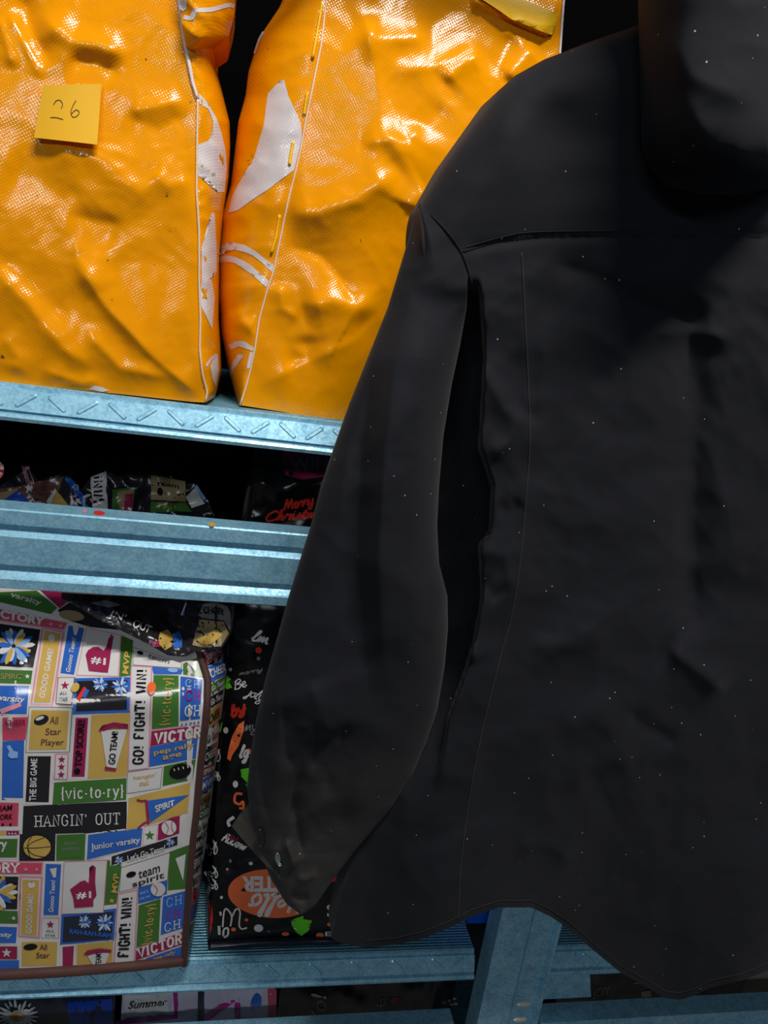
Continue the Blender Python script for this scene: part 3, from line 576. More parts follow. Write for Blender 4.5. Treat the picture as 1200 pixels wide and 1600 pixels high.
pan([(135, 980), (190, 993), (185, 1058), (119, 1056)], 'white', ('pink', 1.2)); sh([(173, 992), (177, 996), (174, 1015), (172, 1032), (169, 1052), (139, 1049), (134, 1024), (138, 1017), (146, 1012), (154, 1012), (162, 1018), (166, 1012), (170, 998)], 'maroon'); put_text(b, '#1', [(143, 1026), (166, 1030), (165, 1042), (142, 1038)], YS, 6, PI['white'], bold=.03)
pan([(190, 993), (208, 1001), (204, 1056), (186, 1058)], 'green'); T('MVP', [(191, 1053), (195, 1018), (204, 1020), (200, 1055)], 'gold', bold=.03)
pan([(208, 1011), (284, 1036), (284, 1045), (207, 1040)], 'white', ('grey', 1)); T('team', [(232, 1022), (266, 1033), (264, 1038), (230, 1029)], 'grey'); sh(ell(219, 1021, 5, 3, .3), 'ink')
pan([(237, 1042), (286, 1046), (283, 1054), (240, 1054)], 'blue'); sh(ell(270, 1048, 8, 3.5, .1), 'ltblue')
pan([(90, 1058), (118, 1058), (114, 1102), (86, 1101)], 'white', ('pink', 1.2), ('green', 1)); sh(star(102, 1072, 7), 'maroon'); T('ALL', [(95, 1081), (107, 1081), (106, 1086), (94, 1086)], 'grey'); T('STAR', [(93, 1090), (108, 1090), (107, 1096), (92, 1096)], 'grey')
pan([(115, 1060), (204, 1058), (203, 1113), (114, 1116)], 'black', ('blue', 5)); pompom(157, 1071, 13, ['ltblue', 'blue', 'white'], 14, 3); pompom(189, 1074, 15, ['ltblue', 'blue', 'white'], 14, 4); sh([(120, 1092), (131, 1074), (135, 1076), (125, 1096)], 'red'); sh([(128, 1090), (134, 1077), (140, 1080), (134, 1092)], 'blue')
pan([(204, 1040), (238, 1042), (233, 1201), (199, 1205)], 'white', ('pink', 2)); Sf('GO! FIGHT! WIN!', [(208, 1193), (214, 1047), (229, 1047), (223, 1193)], 'ink', w=.2, serif=0)
pan([(239, 1054), (280, 1055), (280, 1135), (236, 1140)], 'green', ('white', 1)); Sf('{vic-to-ry}', [(249, 1133), (255, 1060), (269, 1060), (264, 1132)], 'gold', w=.1, serif=.1)
pan([(280, 1055), (318, 1060), (314, 1125), (279, 1128)], 'blue', ('white', 2)); Sf('CH', [(289, 1062), (313, 1065), (312, 1076), (288, 1074)], 'ltblue', w=.12); Sf('CH', [(289, 1079), (314, 1080), (313, 1094), (288, 1094)], 'magenta', w=.12); Sf('CH', [(288, 1103), (314, 1102), (313, 1117), (288, 1118)], 'white', w=.12)
pan([(279, 1129), (313, 1124), (312, 1131), (279, 1135)], 'white')
for k in range(5): sh(star(284 + k * 6.5, 1131 - k * .9, 2.6), 'blue')
pan([(236, 1141), (312, 1132), (310, 1152), (234, 1167)], 'maroon', ('pink', 1.2)); Sf('VICTOR', [(243, 1146), (314, 1136), (313, 1149), (242, 1161)], 'white', w=.26, serif=.2)
pan([(234, 1167), (309, 1153), (306, 1185), (233, 1198)], 'blue'); T('pep rally', [(240, 1171), (304, 1158), (303, 1168), (241, 1181)], 'gold', bold=.02); T('age', [(254, 1180), (284, 1174), (283, 1183), (255, 1189)], 'gold', bold=.02)
pan([(199, 1206), (254, 1198), (251, 1232), (198, 1240)], 'white', ('grey', 1)); T("hangin'", [(209, 1211), (244, 1206), (243, 1214), (209, 1219)], 'gold'); T('out', [(218, 1220), (233, 1218), (232, 1225), (218, 1227)], 'gold')
pan([(256, 1197), (306, 1186), (301, 1218), (254, 1228)], 'green'); sh(ell(281, 1204, 17, 11.5, -.25), 'ink'); put_text(b, 'l l l l', [(271, 1199), (293, 1194), (294, 1198), (272, 1203)], YS, 6, PI['white'])
pan([(45, 1104), (114, 1105), (109, 1175), (40, 1176)], 'gold', ('green', 1), ('white', 4)); sh(ell(65, 1124, 12, 7.5, -.35), 'black'); sh(ell(63, 1121, 7, 2.6, -.35), 'white', 5.5)
T('All', [(79, 1118), (92, 1119), (91, 1131), (78, 1130)], 'brown'); T('Star', [(72, 1137), (97, 1137), (96, 1147), (71, 1148)], 'brown'); T('Player', [(65, 1154), (101, 1154), (100, 1166), (64, 1167)], 'brown')
pan([(115, 1117), (142, 1117), (136, 1217), (108, 1217)], 'maroon', ('white', 4)); T('TOP SCORE!', [(117, 1197), (122, 1124), (133, 1124), (128, 1197)], 'ink', bold=.03); sh(ell(121, 1204, 5, 5), 'ink')
pan([(143, 1117), (203, 1114), (198, 1214), (137, 1217)], 'gold'); sh([(158, 1140), (199, 1138), (181, 1201), (167, 1199)], 'white'); sh([(154, 1140), (160, 1132), (178, 1127), (200, 1130), (200, 1138), (178, 1135), (162, 1141)], 'maroon', 5); sh([(164, 1196), (182, 1199), (181, 1203), (164, 1201)], 'maroon', 5); put_text(b, 'GO TEAM!', [(169, 1192), (175, 1141), (185, 1141), (180, 1193)], YS, 6, PI['ink'], bold=.02)
pan([(86, 1177), (108, 1177), (106, 1219), (84, 1218)], 'white', ('pink', 2))
for y in (1185.5, 1197, 1209): sh(star(97 - (y - 1185) * .04, y, 6), 'maroon')
pan([(40, 1177), (84, 1177), (80, 1257), (36, 1256)], 'black', ('white', 4)); T('THE BIG GAME', [(46, 1250), (49, 1184), (59, 1184), (57, 1250)], 'white', bold=.02)
pan([(84, 1221), (199, 1214), (198, 1250), (81, 1258)], 'green', ('white', 1)); Sf('{vic-to-ry}', [(96, 1229), (193, 1225), (193, 1243), (96, 1247)], 'white', w=.13, serif=.14)
pan([(37, 1259), (198, 1252), (198, 1301), (35, 1303)], 'black'); Sf("HANGIN' OUT", [(55, 1274), (188, 1269), (188, 1286), (55, 1290)], 'white', w=.11, serif=.24)
pan([(200, 1246), (298, 1221), (294, 1270), (197, 1299)], 'gold', ('white', 1)); sh([(230, 1250), (295, 1241), (235, 1284)], 'blue'); sh([(227, 1250), (231, 1249), (234, 1286), (230, 1286)], 'maroon', 5); drape(b, stroke([(214, 1248), (222, 1250), (229, 1249)], 3) + stroke([(215, 1293), (225, 1285), (233, 1282)], 3), YS, 5, PI['maroon']); put_text(b, 'SPIRIT', [(242, 1257), (272, 1248), (272, 1257), (244, 1268)], YS, 6, PI['white'], bold=.03)
pan([(-60, 1245), (37, 1247), (35, 1297), (-60, 1298)], 'rose', ('white', 7)); T('TEAM', [(-9, 1259), (20, 1256), (19, 1265), (-9, 1267)], 'ink', bold=.02); T('WORK', [(-10, 1272), (21, 1270), (20, 1279), (-10, 1280)], 'ink', bold=.02)
for x in (5, 17): sh(ell(x, 1287, 2, 2), 'ink')
pan([(-60, 1298), (9, 1298), (9, 1305), (-60, 1306)], 'gold'); pan([(10, 1298), (30, 1298), (30, 1304), (10, 1305)], 'maroon')
for x in (15, 20, 25): sh(ell(x, 1301, 1.3, 1.3, 0, 8), 'white')
pan([(-60, 1307), (31, 1307), (29, 1342), (-60, 1342)], 'green', ('white', 3)); T('ry', [(-3, 1314), (12, 1314), (11, 1330), (-3, 1329)], 'white', bold=.03)
pan([(31, 1303), (87, 1301), (86, 1345), (30, 1345)], 'black'); sh(ell(58.5, 1322, 21.5, 18), 'gold')
drape(b, stroke([(37, 1323), (58, 1323), (80, 1321)], 1) + stroke([(70, 1307), (52, 1314), (44, 1322), (52, 1333), (72, 1338)], 1) + stroke([(50, 1306), (45, 1314), (44, 1324), (48, 1338)], 1), YS, 5, PI['ink'])
pan([(88, 1303), (135, 1301), (133, 1344), (87, 1345)], 'green', ('white', .8), ('green', 5)); pan([(93, 1309), (130, 1308), (129, 1338), (92, 1339)], 'white'); T('PLAY', [(101, 1314), (122, 1313), (122, 1318), (101, 1319)], 'grey', bold=.02); T('HARD!', [(99, 1323), (125, 1322), (125, 1327), (99, 1328)], 'grey', bold=.02)
pan([(136, 1302), (225, 1291), (222, 1323), (134, 1345)], 'blue', ('white', 2)); T('Junior varsity', [(142, 1317), (219, 1306), (219, 1318), (143, 1330)], 'white', bold=.02)
pan([(225, 1291), (248, 1287), (244, 1317), (222, 1322)], 'white', ('pink', 1)); sh(star(234, 1304, 8), 'green')
pan([(248, 1287), (281, 1271), (280, 1302), (246, 1314)], 'maroon'); sh(ell(264, 1292, 11.5, 11.5), 'white'); drape(b, stroke([(258, 1283), (263, 1292), (260, 1302)], 1) + stroke([(269, 1282), (268, 1292), (272, 1300)], 1), YS, 5, PI['maroon'])
pan([(173, 1336), (279, 1303), (279, 1321), (172, 1354)], 'black', ('white', 2)); T("Let's Go Team!", [(199, 1335), (258, 1318), (258, 1328), (200, 1345)], 'white', bold=.02); pompom(186, 1342, 8, ['ltblue', 'white', 'blue'], 10, 5); pompom(266, 1314, 8, ['ltblue', 'white', 'blue'], 10, 6)
pan([(-60, 1344), (68, 1346), (66, 1366), (-60, 1365)], 'rose', ('pink', 2)); Sf('VICTORY', [(-62, 1348), (30, 1348), (30, 1361), (-62, 1360)], 'white', w=.28, serif=.2)
for x in (41, 58): sh(star(x, 1357, 4), 'pink')
pan([(-60, 1367), (30, 1368), (28, 1421), (-60, 1420)], 'black', ('white', 1)); pompom(-4, 1394, 33, ['white', 'gold', 'blue', 'white', 'gold'], 20, 8)
pan([(31, 1368), (67, 1369), (62, 1466), (28, 1464)], 'gold', ('pink', 3), ('white', 2)); T('GOOD GAME!', [(40, 1457), (44, 1396), (53, 1396), (50, 1457)], 'white', bold=.02); sh(ell(50, 1381, 5.5, 5.5), 'white')
pan([(69, 1346), (99, 1347), (94, 1432), (65, 1432)], 'blue', ('white', 3)); T('Goooo Team!', [(76, 1423), (80, 1374), (87, 1374), (84, 1424)], 'white', bold=.02); sh([(78, 1356), (89, 1354), (88, 1369), (84, 1370)], 'white')
pan([(100, 1346), (168, 1343), (162, 1426), (96, 1428)], 'white', ('pink', 1.2)); sh([(140, 1354), (145, 1350), (150, 1354), (149, 1377), (151, 1398), (146, 1405), (146, 1415), (117, 1417), (115, 1402), (110, 1388), (118, 1382), (126, 1376), (133, 1374), (139, 1379), (140, 1365)], 'maroon'); put_text(b, '#1', [(120, 1391), (143, 1390), (143, 1402), (120, 1403)], YS, 6, PI['white'], bold=.03)
pan([(168, 1343), (190, 1352), (182, 1412), (163, 1414)], 'green'); T('MVP', [(174, 1393), (178, 1363), (187, 1363), (183, 1394)], 'gold', bold=.03); sh(star(175, 1406, 5), 'gold')
pan([(189, 1355), (266, 1331), (262, 1375), (186, 1394)], 'white', ('grey', 1)); T('team', [(216, 1360), (250, 1349), (250, 1361), (217, 1372)], 'black'); T('spirit', [(206, 1377), (257, 1361), (257, 1373), (208, 1388)], 'black'); sh(ell(205, 1365, 8, 4.5, -.3), 'ink')
pan([(216, 1387), (262, 1375), (260, 1402), (216, 1412)], 'blue'); sh(ell(247, 1388, 11.5, 11), 'white'); drape(b, stroke([(240, 1381), (246, 1388), (243, 1397)], 1), YS, 5, PI['maroon']); T("let's", [(219, 1391), (232, 1387), (232, 1393), (219, 1397)], 'ltblue'); T('play ball', [(219, 1400), (234, 1396), (234, 1402), (219, 1406)], 'ltblue')
pan([(264, 1331), (300, 1318), (296, 1388), (262, 1391)], 'green'); sh([(274, 1340), (290, 1333), (286, 1375)], 'white')
pan([(65, 1434), (93, 1434), (92, 1466), (64, 1465)], 'white', ('pink', 1)); sh(star(79, 1443, 6.5), 'maroon'); T('ALL', [(72, 1451), (86, 1451), (86, 1455), (72, 1455)], 'grey'); T('STAR', [(71, 1458), (87, 1458), (87, 1462), (71, 1462)], 'grey')
pan([(96, 1429), (182, 1419), (178, 1470), (94, 1476)], 'navy', ('blue', 4)); pompom(133, 1439, 12, ['ltblue', 'blue', 'white'], 14, 9); pompom(164, 1440, 15, ['ltblue', 'blue', 'white'], 14, 10); T('RAH-RAH-RAH!', [(110, 1449), (176, 1456), (176, 1464), (109, 1457)], 'blue', bold=.04)
pan([(184, 1396), (216, 1389), (211, 1504), (177, 1508)], 'white', ('pink', 2)); Sf('! FIGHT! WIN!', [(184, 1507), (191, 1402), (207, 1400), (200, 1507)], 'ink', w=.2, serif=0)
pan([(216, 1413), (252, 1402), (249, 1470), (212, 1481)], 'green', ('white', 1)); Sf('{vic-to-ry}', [(221, 1476), (228, 1413), (242, 1410), (236, 1472)], 'gold', w=.1, serif=.1)
pan([(253, 1399), (295, 1388), (291, 1450), (249, 1463)], 'blue', ('white', 2)); Sf('CH', [(260, 1403), (284, 1397), (284, 1410), (260, 1416)], 'ltblue', w=.12); Sf('CH', [(258, 1424), (282, 1418), (282, 1430), (258, 1436)], 'magenta', w=.12); Sf('CH', [(257, 1442), (282, 1435), (282, 1447), (257, 1455)], 'white', w=.12)
pan([(212, 1482), (290, 1453), (288, 1475), (211, 1501)], 'maroon', ('pink', 1.2)); Sf('VICTOR', [(215, 1482), (284, 1457), (284, 1471), (217, 1495)], 'white', w=.26, serif=.2)
pan([(228, 1497), (288, 1477), (288, 1494), (230, 1506)], 'blue'); T('pep rally', [(240, 1494), (274, 1483), (274, 1490), (241, 1501)], 'gold', bold=.02)
pan([(30, 1467), (94, 1467), (92, 1512), (30, 1513)], 'gold', ('white', 4)); sh(ell(48, 1478, 11, 5, -.1), 'ink'); T('All', [(62, 1474), (74, 1474), (74, 1483), (62, 1483)], 'brown'); T('Star', [(57, 1487), (78, 1487), (78, 1495), (57, 1496)], 'brown')
pan([(95, 1476), (119, 1474), (117, 1513), (95, 1514)], 'maroon', ('white', 3)); pan([(120, 1474), (178, 1468), (176, 1508), (119, 1511)], 'gold', ('white', 1)); sh([(136, 1490), (172, 1486), (164, 1508), (147, 1508)], 'white'); sh([(131, 1489), (137, 1483), (155, 1480), (174, 1482), (174, 1487), (155, 1486), (138, 1491)], 'maroon', 5); put_text(b, 'TEAM!', [(150, 1507), (150, 1486), (159, 1486), (159, 1507)], YS, 6, PI['ink'])
pan([(-60, 1443), (29, 1446), (27, 1475), (-60, 1474)], 'blue', ('white', 2)); T('varsity', [(-14, 1455), (20, 1456), (19, 1465), (-14, 1463)], 'white', bold=.02, shear=.2)
pan([(-60, 1477), (28, 1477), (28, 1499), (-60, 1499)], 'maroon', ('white', 1)); sh(star(11, 1487, 8), 'white'); pan([(-60, 1500), (30, 1500), (30, 1517), (-60, 1520)], 'blue'); pan([(-60, 1421), (28, 1423), (28, 1443), (-60, 1441)], 'green'); sh(star(22, 1433, 4), 'white')
pan([(286, 1037), (314, 1026), (318, 1059), (286, 1054)], 'green'); sh([(290, 1034), (308, 1032), (306, 1050)], 'white')
# side print
rs = random.Random(7); y = 1000; cols = ['white', 'rose', 'blue', 'green', 'black', 'gold', 'white', 'black', 'maroon', 'blue', 'tan', 'green', 'white', 'black', 'navy']; i = 0
drape(b, [[(305, 990), (356, 990), (354, 1060), (345, 1130), (337, 1200), (326, 1290), (315, 1370), (305, 1440), (296, 1500), (289, 1500), (300, 1340), (314, 1200), (326, 1080), (322, 1040)]], GS, 1, PI['black'], 9)
while y < 1495:
    hgt = rs.uniform(16, 34); l = interp(BIND_S, y) + 3; r = interp(SIL_S, y) - 1; l2 = interp(BIND_S, y + hgt) + 3; r2 = interp(SIL_S, y + hgt) - 1; dy = rs.uniform(-26, -12) * (r - l) / 30
    c = cols[i % len(cols)]; q = [(l, y), (r, y + dy), (r2, y + hgt + dy), (l2, y + hgt)]
    pan(q, c, ('white', 1.0), surf=GS, step=6)
    if r - l > 14: put_text(b, rs.choice(['Go Team', 'CHEER', 'SPIRIT', 'WIN!', 'MVP']), [inq(q, .1, .25), inq(q, .9, .25), inq(q, .9, .75), inq(q, .1, .75)], GS, 4, PI['white' if c not in ('white', 'gold', 'tan') else 'ink'], bold=.02)
    y += hgt + 1.5; i += 1
b.build('body', PM, bagS)
b = MB(); lp = line3(YS, BIND_S, 90, .001); b.tube(lp, .0042, 0, 10)
BR = cloth('brown_piping', (66, 40, 36), (84, 54, 48), .1, .6, False); b.build('side_piping', BR, bagS)
b = MB(); p = resample(BOT_S, 90); q0 = surfP(YS, p[:, 0], p[:, 1] - 9, .002); b.tube(q0, .0065, 0, 10); b.build('bottom_piping', BR, bagS)
# crumpled hem folding over the top corner
FLO = [(96, 935), (125, 950), (150, 966), (195, 988), (235, 1008), (262, 1024), (285, 1026), (300, 1016), (320, 1020), (345, 1016), (362, 988), (366, 960)]
def YFl(px, py):
    C = lambda *a, **k: crease(px, py, *a, **k)
    lo = interp(FLO, px, 0); d = np.clip((lo - py) / 60, 0, 1.6)
    h = C([(96, 930), (180, 965), (270, 1012)], .012, 16, 26, r=5, fade=.1) + crumple(px, py, 42, 61, 3) * .011 + C([(335, 935), (338, 985), (325, 1015)], .02, 14, 14, r=6, fade=.1)
    return .738 + .05 * d ** 1.2 - h * .8
U = np.linspace(96, 366, 90); Vv = np.linspace(0, 1, 34); top_y = np.interp(U, [96, 160, 366], [926, 930, 938]); low = np.maximum(interp(FLO, U, 0), top_y + 4)
px = np.repeat(U[None], 34, 0); py = top_y[None] + (low - top_y)[None] * Vv[:, None]; Pf = at(px, py, YFl(px, py)); Pb = at(px, py, YFl(px, py) + .012)
b = MB(); b.grid(Pf, PI['black']); b.grid(Pb, PI['brown']); b.grid(np.stack([rf(Pf), rf(Pb)]), PI['brown'], True)
fl = lambda poly, c, lay=1: drape(b, [poly], YFl, lay, PI[c], 5)
fl([(246, 1004), (250, 988), (262, 984), (270, 994), (268, 1010), (258, 1016)], 'gold'); fl([(270, 990), (280, 986), (285, 998), (284, 1012), (271, 1012)], 'blue'); fl([(235, 1003), (247, 1001), (250, 1010), (240, 1010)], 'maroon', 2)
put_text(b, "IN'", [(176, 955), (198, 962), (193, 971), (172, 963)], YFl, 3, PI['white']); put_text(b, 'OUT', [(210, 968), (238, 980), (232, 991), (206, 979)], YFl, 3, PI['white'])
fl([(282, 960), (290, 942), (288, 963)], 'blue'); fl([(283, 961), (291, 942), (292, 944), (285, 963)], 'white', 2)
fl([(310, 962), (318, 944), (338, 941), (356, 948), (362, 962), (360, 985), (350, 970), (316, 966)], 'grey'); fl([(312, 968), (350, 972), (358, 990), (345, 1010), (318, 1012), (300, 1008)], 'tan'); put_text(b, 'CHEER', [(318, 948), (352, 952), (350, 962), (318, 958)], YFl, 3, PI['ink']); fl([(308, 1000), (335, 985), (348, 992), (322, 1012)], 'gold', 2)
fl([(130, 948), (150, 940), (200, 960), (170, 958)], 'navy'); fl([(140, 943), (165, 938), (190, 946), (170, 950)], 'grey', 2)
b.build('top_hem', PM, bagS)

# --- black festive bag
L_K = [(402, 700), (400, 760), (396, 815), (372, 900), (362, 960), (356, 1010), (350, 1100), (342, 1200), (338, 1300), (335, 1380), (330, 1430), (325, 1482)]
SIL_K = [(386, 700), (384, 760), (376, 815), (352, 900), (342, 960), (338, 1010), (334, 1100), (328, 1200), (325, 1300), (324, 1380), (322, 1430), (322, 1482)]
BOT_K = [(325, 1484), (360, 1483), (420, 1480), (500, 1475), (580, 1470), (660, 1466)]
def YK(px, py):
    C = lambda *a, **k: crease(px, py, *a, **k)
    h = .016 * np.sin(np.clip((py - 900) / 570, 0, 1) * np.pi) * sm(320, 440, px) + crumple(px, py, 100, 71, 3) * .006 * sm(1480, 1440, py)
    h = h + C([(330, 1462), (400, 1456), (480, 1453)], .004, 8, 14, r=3) + C([(380, 1120), (368, 1180), (350, 1210)], .005, 18, r=4) + C([(400, 745), (430, 770), (450, 765), (470, 745)], .01, 16, r=4, fade=.1)
    return .79 - h - .033 * sm(1250, 1480, py) + .05 * sm(960, 800, py) + .05 * sm(760, 700, py)
GK = gusset_surf(YK, L_K, SIL_K, .05, lambda px, py: crumple(px, py, 40, 75, 2) * .003)
bagK = thing('print_bag', 'black festive bag with orange oval, green trees and white scrawls, behind the jacket cuff', 'bag', (.13, .92, .649))
b = MB(); G = front_grid([(402, 700), (660, 712)], BOT_K, L_K + [(325, 1484)], [(660, 712), (660, 1466)], 90, 190)
P = np.concatenate([gusset_grid(G[:, 0], SIL_K, 10, GK, 0)[:, ::-1], at(G[..., 0], G[..., 1], YK(G[..., 0], G[..., 1]))], 1); b.grid(P, PI['ink']); outline_closed(b, P, 1.06, PI['ink'])
def kk(poly, c, lay=1): drape(b, [poly], YK, lay, PI[c], 9)
def ks(pts, w, c, lay=2): drape(b, stroke(pts, w), YK, lay, PI[c], 30)
kk([(440, 700), (560, 702), (560, 738), (470, 750), (446, 742)], 'maroon'); T_ = lambda s, q, c, lay=3, **k: put_text(b, s, q, YK, lay, PI[c], **k); T_('WIN', [(452, 717), (512, 712), (514, 734), (454, 738)], 'grey', bold=.03)
put_script(b, 'Merry', (444, 797), (490, 787), 9, YK, 2, PI['red'], 3.2); put_script(b, 'Christmas', (414, 814), (515, 808), 9, YK, 2, PI['red'], 3.2)
kk(ell(426, 1396, 70, 38, .06, 40), 'orange'); T_('WINTER', [(490, 1394), (378, 1392), (378, 1368), (490, 1368)], 'white', 3, bold=.045)
put_script(b, 'Hello', (480, 1398), (394, 1396), 19, YK, 3, PI['white'], 5)
kk([(470, 1431), (474, 1431), (474, 1436), (488, 1438), (475, 1444), (486, 1446), (474, 1452), (482, 1454), (471, 1462), (460, 1454), (468, 1452), (456, 1446), (467, 1444), (454, 1438), (468, 1436)], 'lime')
kk([(376, 1202), (396, 1198), (396, 1225), (390, 1236), (383, 1224), (388, 1224), (376, 1212), (384, 1213)], 'lime'); kk([(351, 1050), (361, 1062), (357, 1064), (363, 1074), (354, 1077), (350, 1065)], 'lime'); kk([(340, 1130), (348, 1128), (345, 1143), (340, 1148)], 'lime'); kk([(552, 1318), (548, 1325), (552, 1325), (545, 1332), (549, 1333), (538, 1341), (534, 1333)], 'lime')
kk([(382, 1126), (373, 1132), (363, 1150), (357, 1172), (355, 1185), (360, 1189), (363, 1180), (373, 1165), (380, 1143)], 'orange')
for x, y, rx, ry, c in ((360, 1046, 3, 3, 'white'), (353, 1141, 4, 5, 'white'), (368, 1225, 4.2, 5.5, 'white'), (404, 1450, 7.2, 5.8, 'white'), (360, 1345, 2, 3, 'grey'), (392, 1349, 3.2, 2.6, 'white'), (355, 1358, 2, 2, 'pink'), (346, 1402, 2.2, 2.6, 'white'), (385, 1437, 3, 2.6, 'orange'), (365, 1452, 4, 3, 'orange'), (446, 1459, 6, 3, 'orange'), (516, 1444, 5, 3.4, 'orange'), (389, 1174, 3, 5, 'orange'), (404, 1016, 5, 5, 'red'), (404, 1029, 3, 3, 'grey'), (525, 1403, 3, 3, 'white'), (420, 1455, 1.5, 1.5, 'grey'), (432, 1325, 2, 2, 'lime'), (500, 1461, 6, 4, 'orange')):
    kk(ell(x, y, rx, ry), c)
put_script(b, 'by', (362, 1120), (385, 1108), 9, YK, 2, PI['red'], 4); put_script(b, 'merry', (374, 1055), (410, 1048), 4, YK, 2, PI['grey'], 1.3)
put_script(b, 'Be', (366, 1078), (386, 1072), 9, YK, 2, PI['white'], 1.8); put_script(b, 'joly', (384, 1085), (410, 1096), 9, YK, 2, PI['white'], 1.8); put_script(b, 'lm', (392, 1000), (418, 1006), 10, YK, 2, PI['white'], 3.2)
put_script(b, 'lg', (374, 1183), (388, 1183), 11, YK, 2, PI['white'], 3.2); put_script(b, 'ny', (382, 1142), (404, 1140), 9, YK, 2, PI['grey'], 1.8)
ks([(379, 1240), (369, 1240), (367, 1252), (375, 1256), (380, 1252), (380, 1262), (374, 1262)], 4, 'orange'); ks([(366, 1276), (357, 1283), (359, 1291)], 5, 'white'); put_script(b, 'merry', (386, 1322), (350, 1306), 8, YK, 2, PI['white'], 2); T_('NN', [(356, 1302), (372, 1308), (370, 1316), (355, 1311)], 'maroon', 2)
ks([(348, 1448), (350, 1424), (355, 1420), (362, 1431), (360, 1447)], 2.6, 'white'); ks([(362, 1433), (369, 1420), (375, 1424), (374, 1445), (378, 1451), (386, 1449)], 2.6, 'white'); ks([(344, 1424), (345, 1430)], 3, 'white'); ks([(342, 1446), (343, 1460)], 4, 'white'); ks([(349, 1462), (350, 1452), (356, 1450), (356, 1460), (350, 1464)], 3, 'white')
T_('S', [(527, 1432), (510, 1432), (510, 1412), (527, 1412)], 'white', 2, bold=.02); T_('M', [(540, 1428), (528, 1428), (528, 1412), (540, 1412)], 'white', 2); put_script(b, 'merry', (508, 1358), (566, 1352), 6, YK, 2, PI['red'], 2); put_script(b, 'happy', (506, 1378), (552, 1374), 8, YK, 2, PI['red'], 2.4); T_('E', [(508, 1462), (518, 1462), (518, 1455), (508, 1455)], 'white', 2)
for y0 in (1180, 1215, 1325, 1365, 1385): put_script(b, random.choice(['ly', 'my', 'hy']), (interp(SIL_K, y0) + 3, y0 + 14), (interp(SIL_K, y0) + 15, y0 - 8), 8, GK, 2, PI['white'], 1.6)
drape(b, [[(323, 1405), (331, 1408), (333, 1440), (328, 1462), (322, 1450)]], GK, 1, PI['red'], 8)
b.build('body', PM, bagK)
b = MB(); p = resample([(326, 1477), (345, 1475), (400, 1470), (450, 1469), (520, 1467), (580, 1463)], 50); b.tube(surfP(YK, p[:, 0], p[:, 1], .002), .006, 0, 10); o = b.build('bottom_piping', gloss('navy_piping', (22, 28, 40)), bagK)

# --- second sports bag slumped behind the front one
TOP2 = [(-120, 770), (-30, 762), (0, 760), (22, 745), (45, 732), (60, 752), (90, 742), (110, 744), (128, 765), (142, 742), (165, 735), (185, 745), (205, 738), (235, 735), (265, 742), (285, 758), (305, 754), (322, 775), (335, 805)]
def Y2(px, py):
    return 1.0 - crumple(px, py, 62, 81, 2) * .018 + .02 * sm(840, 740, py) - .04 * sm(800, 900, py)
bag2 = thing('print_bag', 'slumped sports print bag lying in shadow behind the upper beam', 'bag', (-.14, 1.15, .649))
U = np.linspace(-120, 335, 130); ty = np.interp(U, *zip(*TOP2)); zbot = .651
xb, yb = pix(np.stack([at(U, np.full(130, 900.), 1.0)[:, 0], np.full(130, 1.0), np.full(130, zbot)], -1))
Vv = np.linspace(0, 1, 60) ** 1.6; px = U[None] + (xb - U)[None] * Vv[:, None]; py = ty[None] + (yb - ty)[None] * Vv[:, None]
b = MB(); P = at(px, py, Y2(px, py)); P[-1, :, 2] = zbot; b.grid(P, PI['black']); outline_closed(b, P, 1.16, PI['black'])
f2 = lambda poly, c, lay=1: drape(b, [poly], Y2, lay * 1.6, PI[c], 5)
f2([(-60, 770), (30, 760), (62, 752), (100, 745), (85, 790), (-60, 800)], 'brown'); f2([(8, 781), (28, 767), (46, 783), (40, 800), (0, 800)], 'deepblue', 2); f2([(-20, 775), (30, 762), (28, 767), (2, 784), (-20, 788)], 'tan', 2)
put_text(b, 'VICT', [(33, 728), (46, 728), (56, 758), (42, 760)], Y2, 2, PI['pink']); f2(star(46, 763, 7), 'white', 3); f2([(74, 786), (88, 765), (112, 795), (74, 800)], 'gold', 2); f2([(72, 786), (87, 762), (90, 766), (79, 789)], 'white', 3)
for k in range(7): f2(ell(110 + k * 4.2, 752 + k * 6.5, 9, 4, .6 + (k % 3) * .5), ['blue', 'deepblue', 'ltblue'][k % 3] if k % 3 else 'blue', 3 + k * .3)
for k in range(5): f2(ell(116 + k * 7, 776 + (k % 3) * 8, 5, 2, k), 'white' if k % 2 else 'pink', 5.5)
f2([(141, 745), (166, 736), (168, 800), (146, 800)], 'white', 2); Sf2 = lambda s, q, c: put_serif(b, s, q, Y2, 4, PI[c], w=.22, serif=0); Sf2('WIN!', [(146, 786), (147, 744), (160, 742), (162, 784)], 'ink')
f2([(175, 765), (190, 763), (212, 762), (205, 800), (175, 800)], 'green', 1); f2([(183, 768), (210, 763), (206, 800), (186, 800)], 'tan', 2); f2([(196, 772), (208, 770), (204, 800), (195, 800)], 'maroon', 3)
f2([(236, 742), (290, 752), (290, 784), (236, 781)], 'tan', 1); f2(ell(251, 768, 4.5, 7), 'ink', 3); put_text(b, 'team', [(246, 752), (280, 758), (280, 764), (246, 758)], Y2, 3, PI['ink']); f2([(236, 784), (290, 786), (300, 800), (236, 800)], 'green', 2); put_text(b, 'RAH', [(248, 787), (274, 788), (274, 796), (248, 794)], Y2, 3, PI['gold'])
f2([(290, 775), (305, 762), (320, 788), (300, 795)], 'white', 3); f2([(303, 760), (307, 757), (322, 778), (318, 782)], 'ltblue', 4); f2(ell(-2, 735, 9, 14), 'red', 2); b.build('body', PM, bag2)

